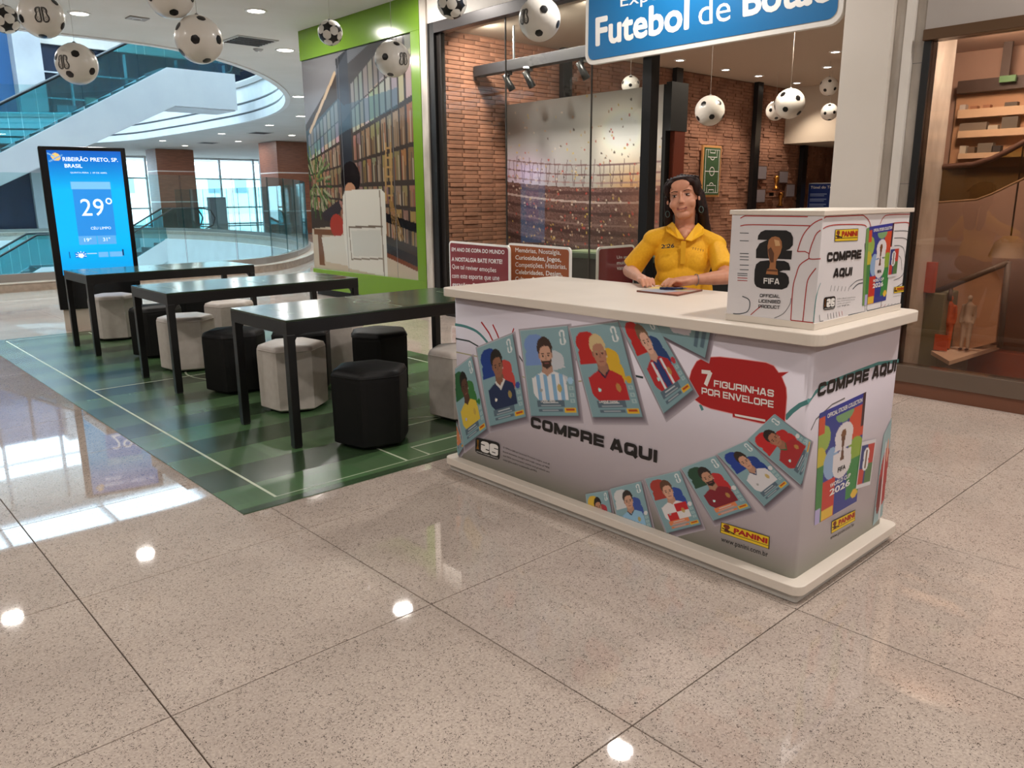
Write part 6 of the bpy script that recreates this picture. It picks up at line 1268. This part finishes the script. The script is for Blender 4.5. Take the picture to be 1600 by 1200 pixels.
# shirt
shirt = noisy('yellow_pique', (236, 176, 24), (228, 166, 18), 90, .75, bump=.12)
q = Blob()
q.ell(W(0, -.005, 1.09), (.155, .095, .16)); q.ell(W(0, -.02, 1.185), (.165, .072, .056)); q.ell(W(0, .0, .92), (.165, .115, .17)); q.ell(W(0, 0, .84), (.17, .125, .10))
q.ell(W(0, .045, 1.09), (.135, .062, .085)); q.ell(W(-.065, .058, 1.075), (.07, .054, .065)); q.ell(W(.065, .058, 1.075), (.07, .054, .065)); q.ell(W(0, .05, 1.0), (.13, .07, .08)); q.ell(W(0, -.02, 1.235), (.085, .062, .03))
q.cap([W(-.045, -.02, 1.238), sh_r+Vector((0, 0, -.002))], [.046, .056], .3); q.cap([W(.045, -.02, 1.232), sh_l+Vector((0, 0, -.002))], [.046, .056], .3)
def sleeve(sh, el, tt):
    e = sh.lerp(el, tt); q.ell(sh+Vector((0, 0, -.004)), (.058, .058, .054)); q.cone(sh+Vector((0, 0, -.01)), sh.lerp(el, .5), .050, .054); q.cone(sh.lerp(el, .45), e, .054, .060)
sleeve(sh_r, el_r, .88); sleeve(sh_l, el_l, .84)
q.build('polo_shirt', shirt, wm, .0055, 4)
# open V neck shown as skin, collar, placket, prints
neck = MB()
Vn = [W(-.045, .080, 1.262), W(.045, .080, 1.262), W(.006, .118, 1.198)]
b2 = Blob(); b2.ell(W(0, .042, 1.238), (.042, .052, .030)); b2.ell(W(.002, .070, 1.222), (.022, .040, .028)); b2.build('neckline_skin', skin, wm, .004, 3)
def flap(pts, name='collar'):
    n = len(pts); c_ = Vector((0, 0, 0)); mb = MB().add([tuple(p) for p in pts]+[tuple(Vector(p)+Vector((0, 0, .006))+WF*.004) for p in pts], [tuple(range(n-1, -1, -1)), tuple(range(n, 2*n))]+[(i, (i+1) % n, (i+1) % n+n, i+n) for i in range(n)]); return mb.build(name, mat('collar_yellow', (240, 182, 30), .7), wm, .002)
flap([W(-.070, -.02, 1.286), W(-.058, .045, 1.280), W(.004, .118, 1.200), W(-.030, .108, 1.204), W(-.092, .070, 1.240), W(-.098, -.01, 1.262)])
flap([W(.070, -.02, 1.280), W(.100, -.01, 1.255), W(.104, .062, 1.226), W(.040, .106, 1.190), W(.008, .118, 1.198), W(.060, .045, 1.270)])
MB().box(-.013, .013, -.003, .003, -.06, .06, 0, Matrix.Translation(W(.0, .120, 1.135)) @ Matrix((WR, WF, _z)).transposed().to_4x4()).build('placket', mat('placket_yellow', (226, 166, 22), .75), wm, .002)
chp = Plane(W(-.075, .1235, 1.165), (WR+WF*.12).normalized(), (_z*.95-WF*.25).normalized()); chp.n = WF
lettering(chp, '2 26', (-.040, -.010), (.030, -.004), (-.040, .012), INK, wm, .03, px=False, h=.006); MB().ell if 0 else None
dd = Decals(chp, .0065); dd.line([(-.014+.008*math.cos(a), .002+.008*math.sin(a)) for a in np.linspace(0, 6.28, 12, False)], .003, px=False, closed=True); dd.build('shirt_print', INK, wm)
chl = Plane(W(.075, .1235, 1.155), (WR-WF*.12).normalized(), (_z*.95-WF*.25).normalized()); chl.n = WF
dd = Decals(chl, .008)
for k in range(5): dd.line([(-.03+.013*k, .006-.003*k), (-.022+.013*k, .010-.003*k), (-.026+.013*k, -.002-.003*k)], .003, px=False)
dd.build('shirt_print', mat('brown_print', (120, 76, 20), .6), wm)
MB().tube([(wr_l.x+.028*math.cos(a)*.5, wr_l.y+.028*math.cos(a)*.9, wr_l.z+.028*math.sin(a)) for a in np.linspace(0, 2*math.pi, 17)], .002, 5).build('bracelet', steel, wm)
# trousers and shoes
tr = Blob(); tr.ell(W(0, -.02, .80), (.165, .14, .10))
for s in (1, -1):
    tr.cap([W(s*.09, .0, .79), W(s*.10, .17, .58), W(s*.10, .10, .28)], [.085, .062, .045], .35)
tr.build('trousers', mat('dark_trousers', (28, 28, 34), .8), wm, .01, 3)
for s in (1, -1): f_ = Blob(); f_.ell(W(s*.10, .13, .232), (.042, .11, .036)); f_.ell(W(s*.10, .085, .255), (.038, .05, .045)); f_.build('shoe', mat('dark_shoe', (24, 22, 22), .4), wm, .008, 2)
# bar stool
bs = thing('bar_stool', (3.64, 2.57, 0), 'black round bar stool under the seated woman, hidden by the counter', 'stool')
MB().lathe([(.001, .645), (.17, .645), (.185, .665), (.18, .688), (.001, .695)], (3.62, 2.55, 0), 28).build('seat', blk, bs); MB().tube([(3.62, 2.55, .02), (3.62, 2.55, .66)], .03, 14).build('pole', steel, bs); MB().lathe([(.001, 0), (.21, 0), (.2, .02), (.04, .035), (.001, .035)], (3.62, 2.55, 0), 28).build('base', steel, bs)
MB().tube([(3.62+.15*math.cos(a)-.05, 2.55+.15*math.sin(a)-.03, .19) for a in np.linspace(0, 2*math.pi, 25)], .01, 6).build('foot_ring', steel, bs)

# ------------------------------------------------------------------ small added figures imitating mannequins reflected in the right window
for x_, c, lb, _ in FIGS:
    foot = pl6.pt(*pl6.at(x_, 549))+Vector((.08, 0, 0)); top_ = pl6.pt(*pl6.at(x_-2, 460)); Hs = (top_.z-foot.z)/1.75; I = Matrix.Identity(3); q = Blob(); o3 = foot
    t = thing('reflected_figure', tuple(o3), lb, 'reflected_figure'); V3 = lambda x, y, z: o3+Vector((x, y, z))*Hs; e_ = lambda r: [v*Hs for v in r]
    q.ell(V3(0, 0, 1.62), e_((.08, .075, .11)), I); q.cap([V3(0, 0, 1.5), V3(0, 0, 1.38), V3(0, 0, 1.1), V3(0, 0, .92)], e_([.05, .13, .12, .14]), .3)
    for sg_ in (1, -1):
        q.cap([V3(0, sg_*.16, 1.38), V3(0, sg_*.2, 1.1), V3(-.05, sg_*.19, .86)], e_([.06, .05, .04]), .35); q.cap([V3(0, sg_*.08, .9), V3(0, sg_*.09, .48), V3(0, sg_*.09, .06)], e_([.1, .075, .055]), .35)
    q.build('clothed_body', mat('fig_'+lb.split()[1], c, .6), t, .008, 2)
    for sg_ in (1, -1): q = Blob(); q.ell(V3(-.05, sg_*.09, .035), e_((.12, .05, .035)), I, 2); me = MS.new('shoe'); q.bm.to_mesh(me); q.bm.free(); me.materials.append(mat('fig_shoe', (80, 50, 40), .5)); link('shoe', me, t)
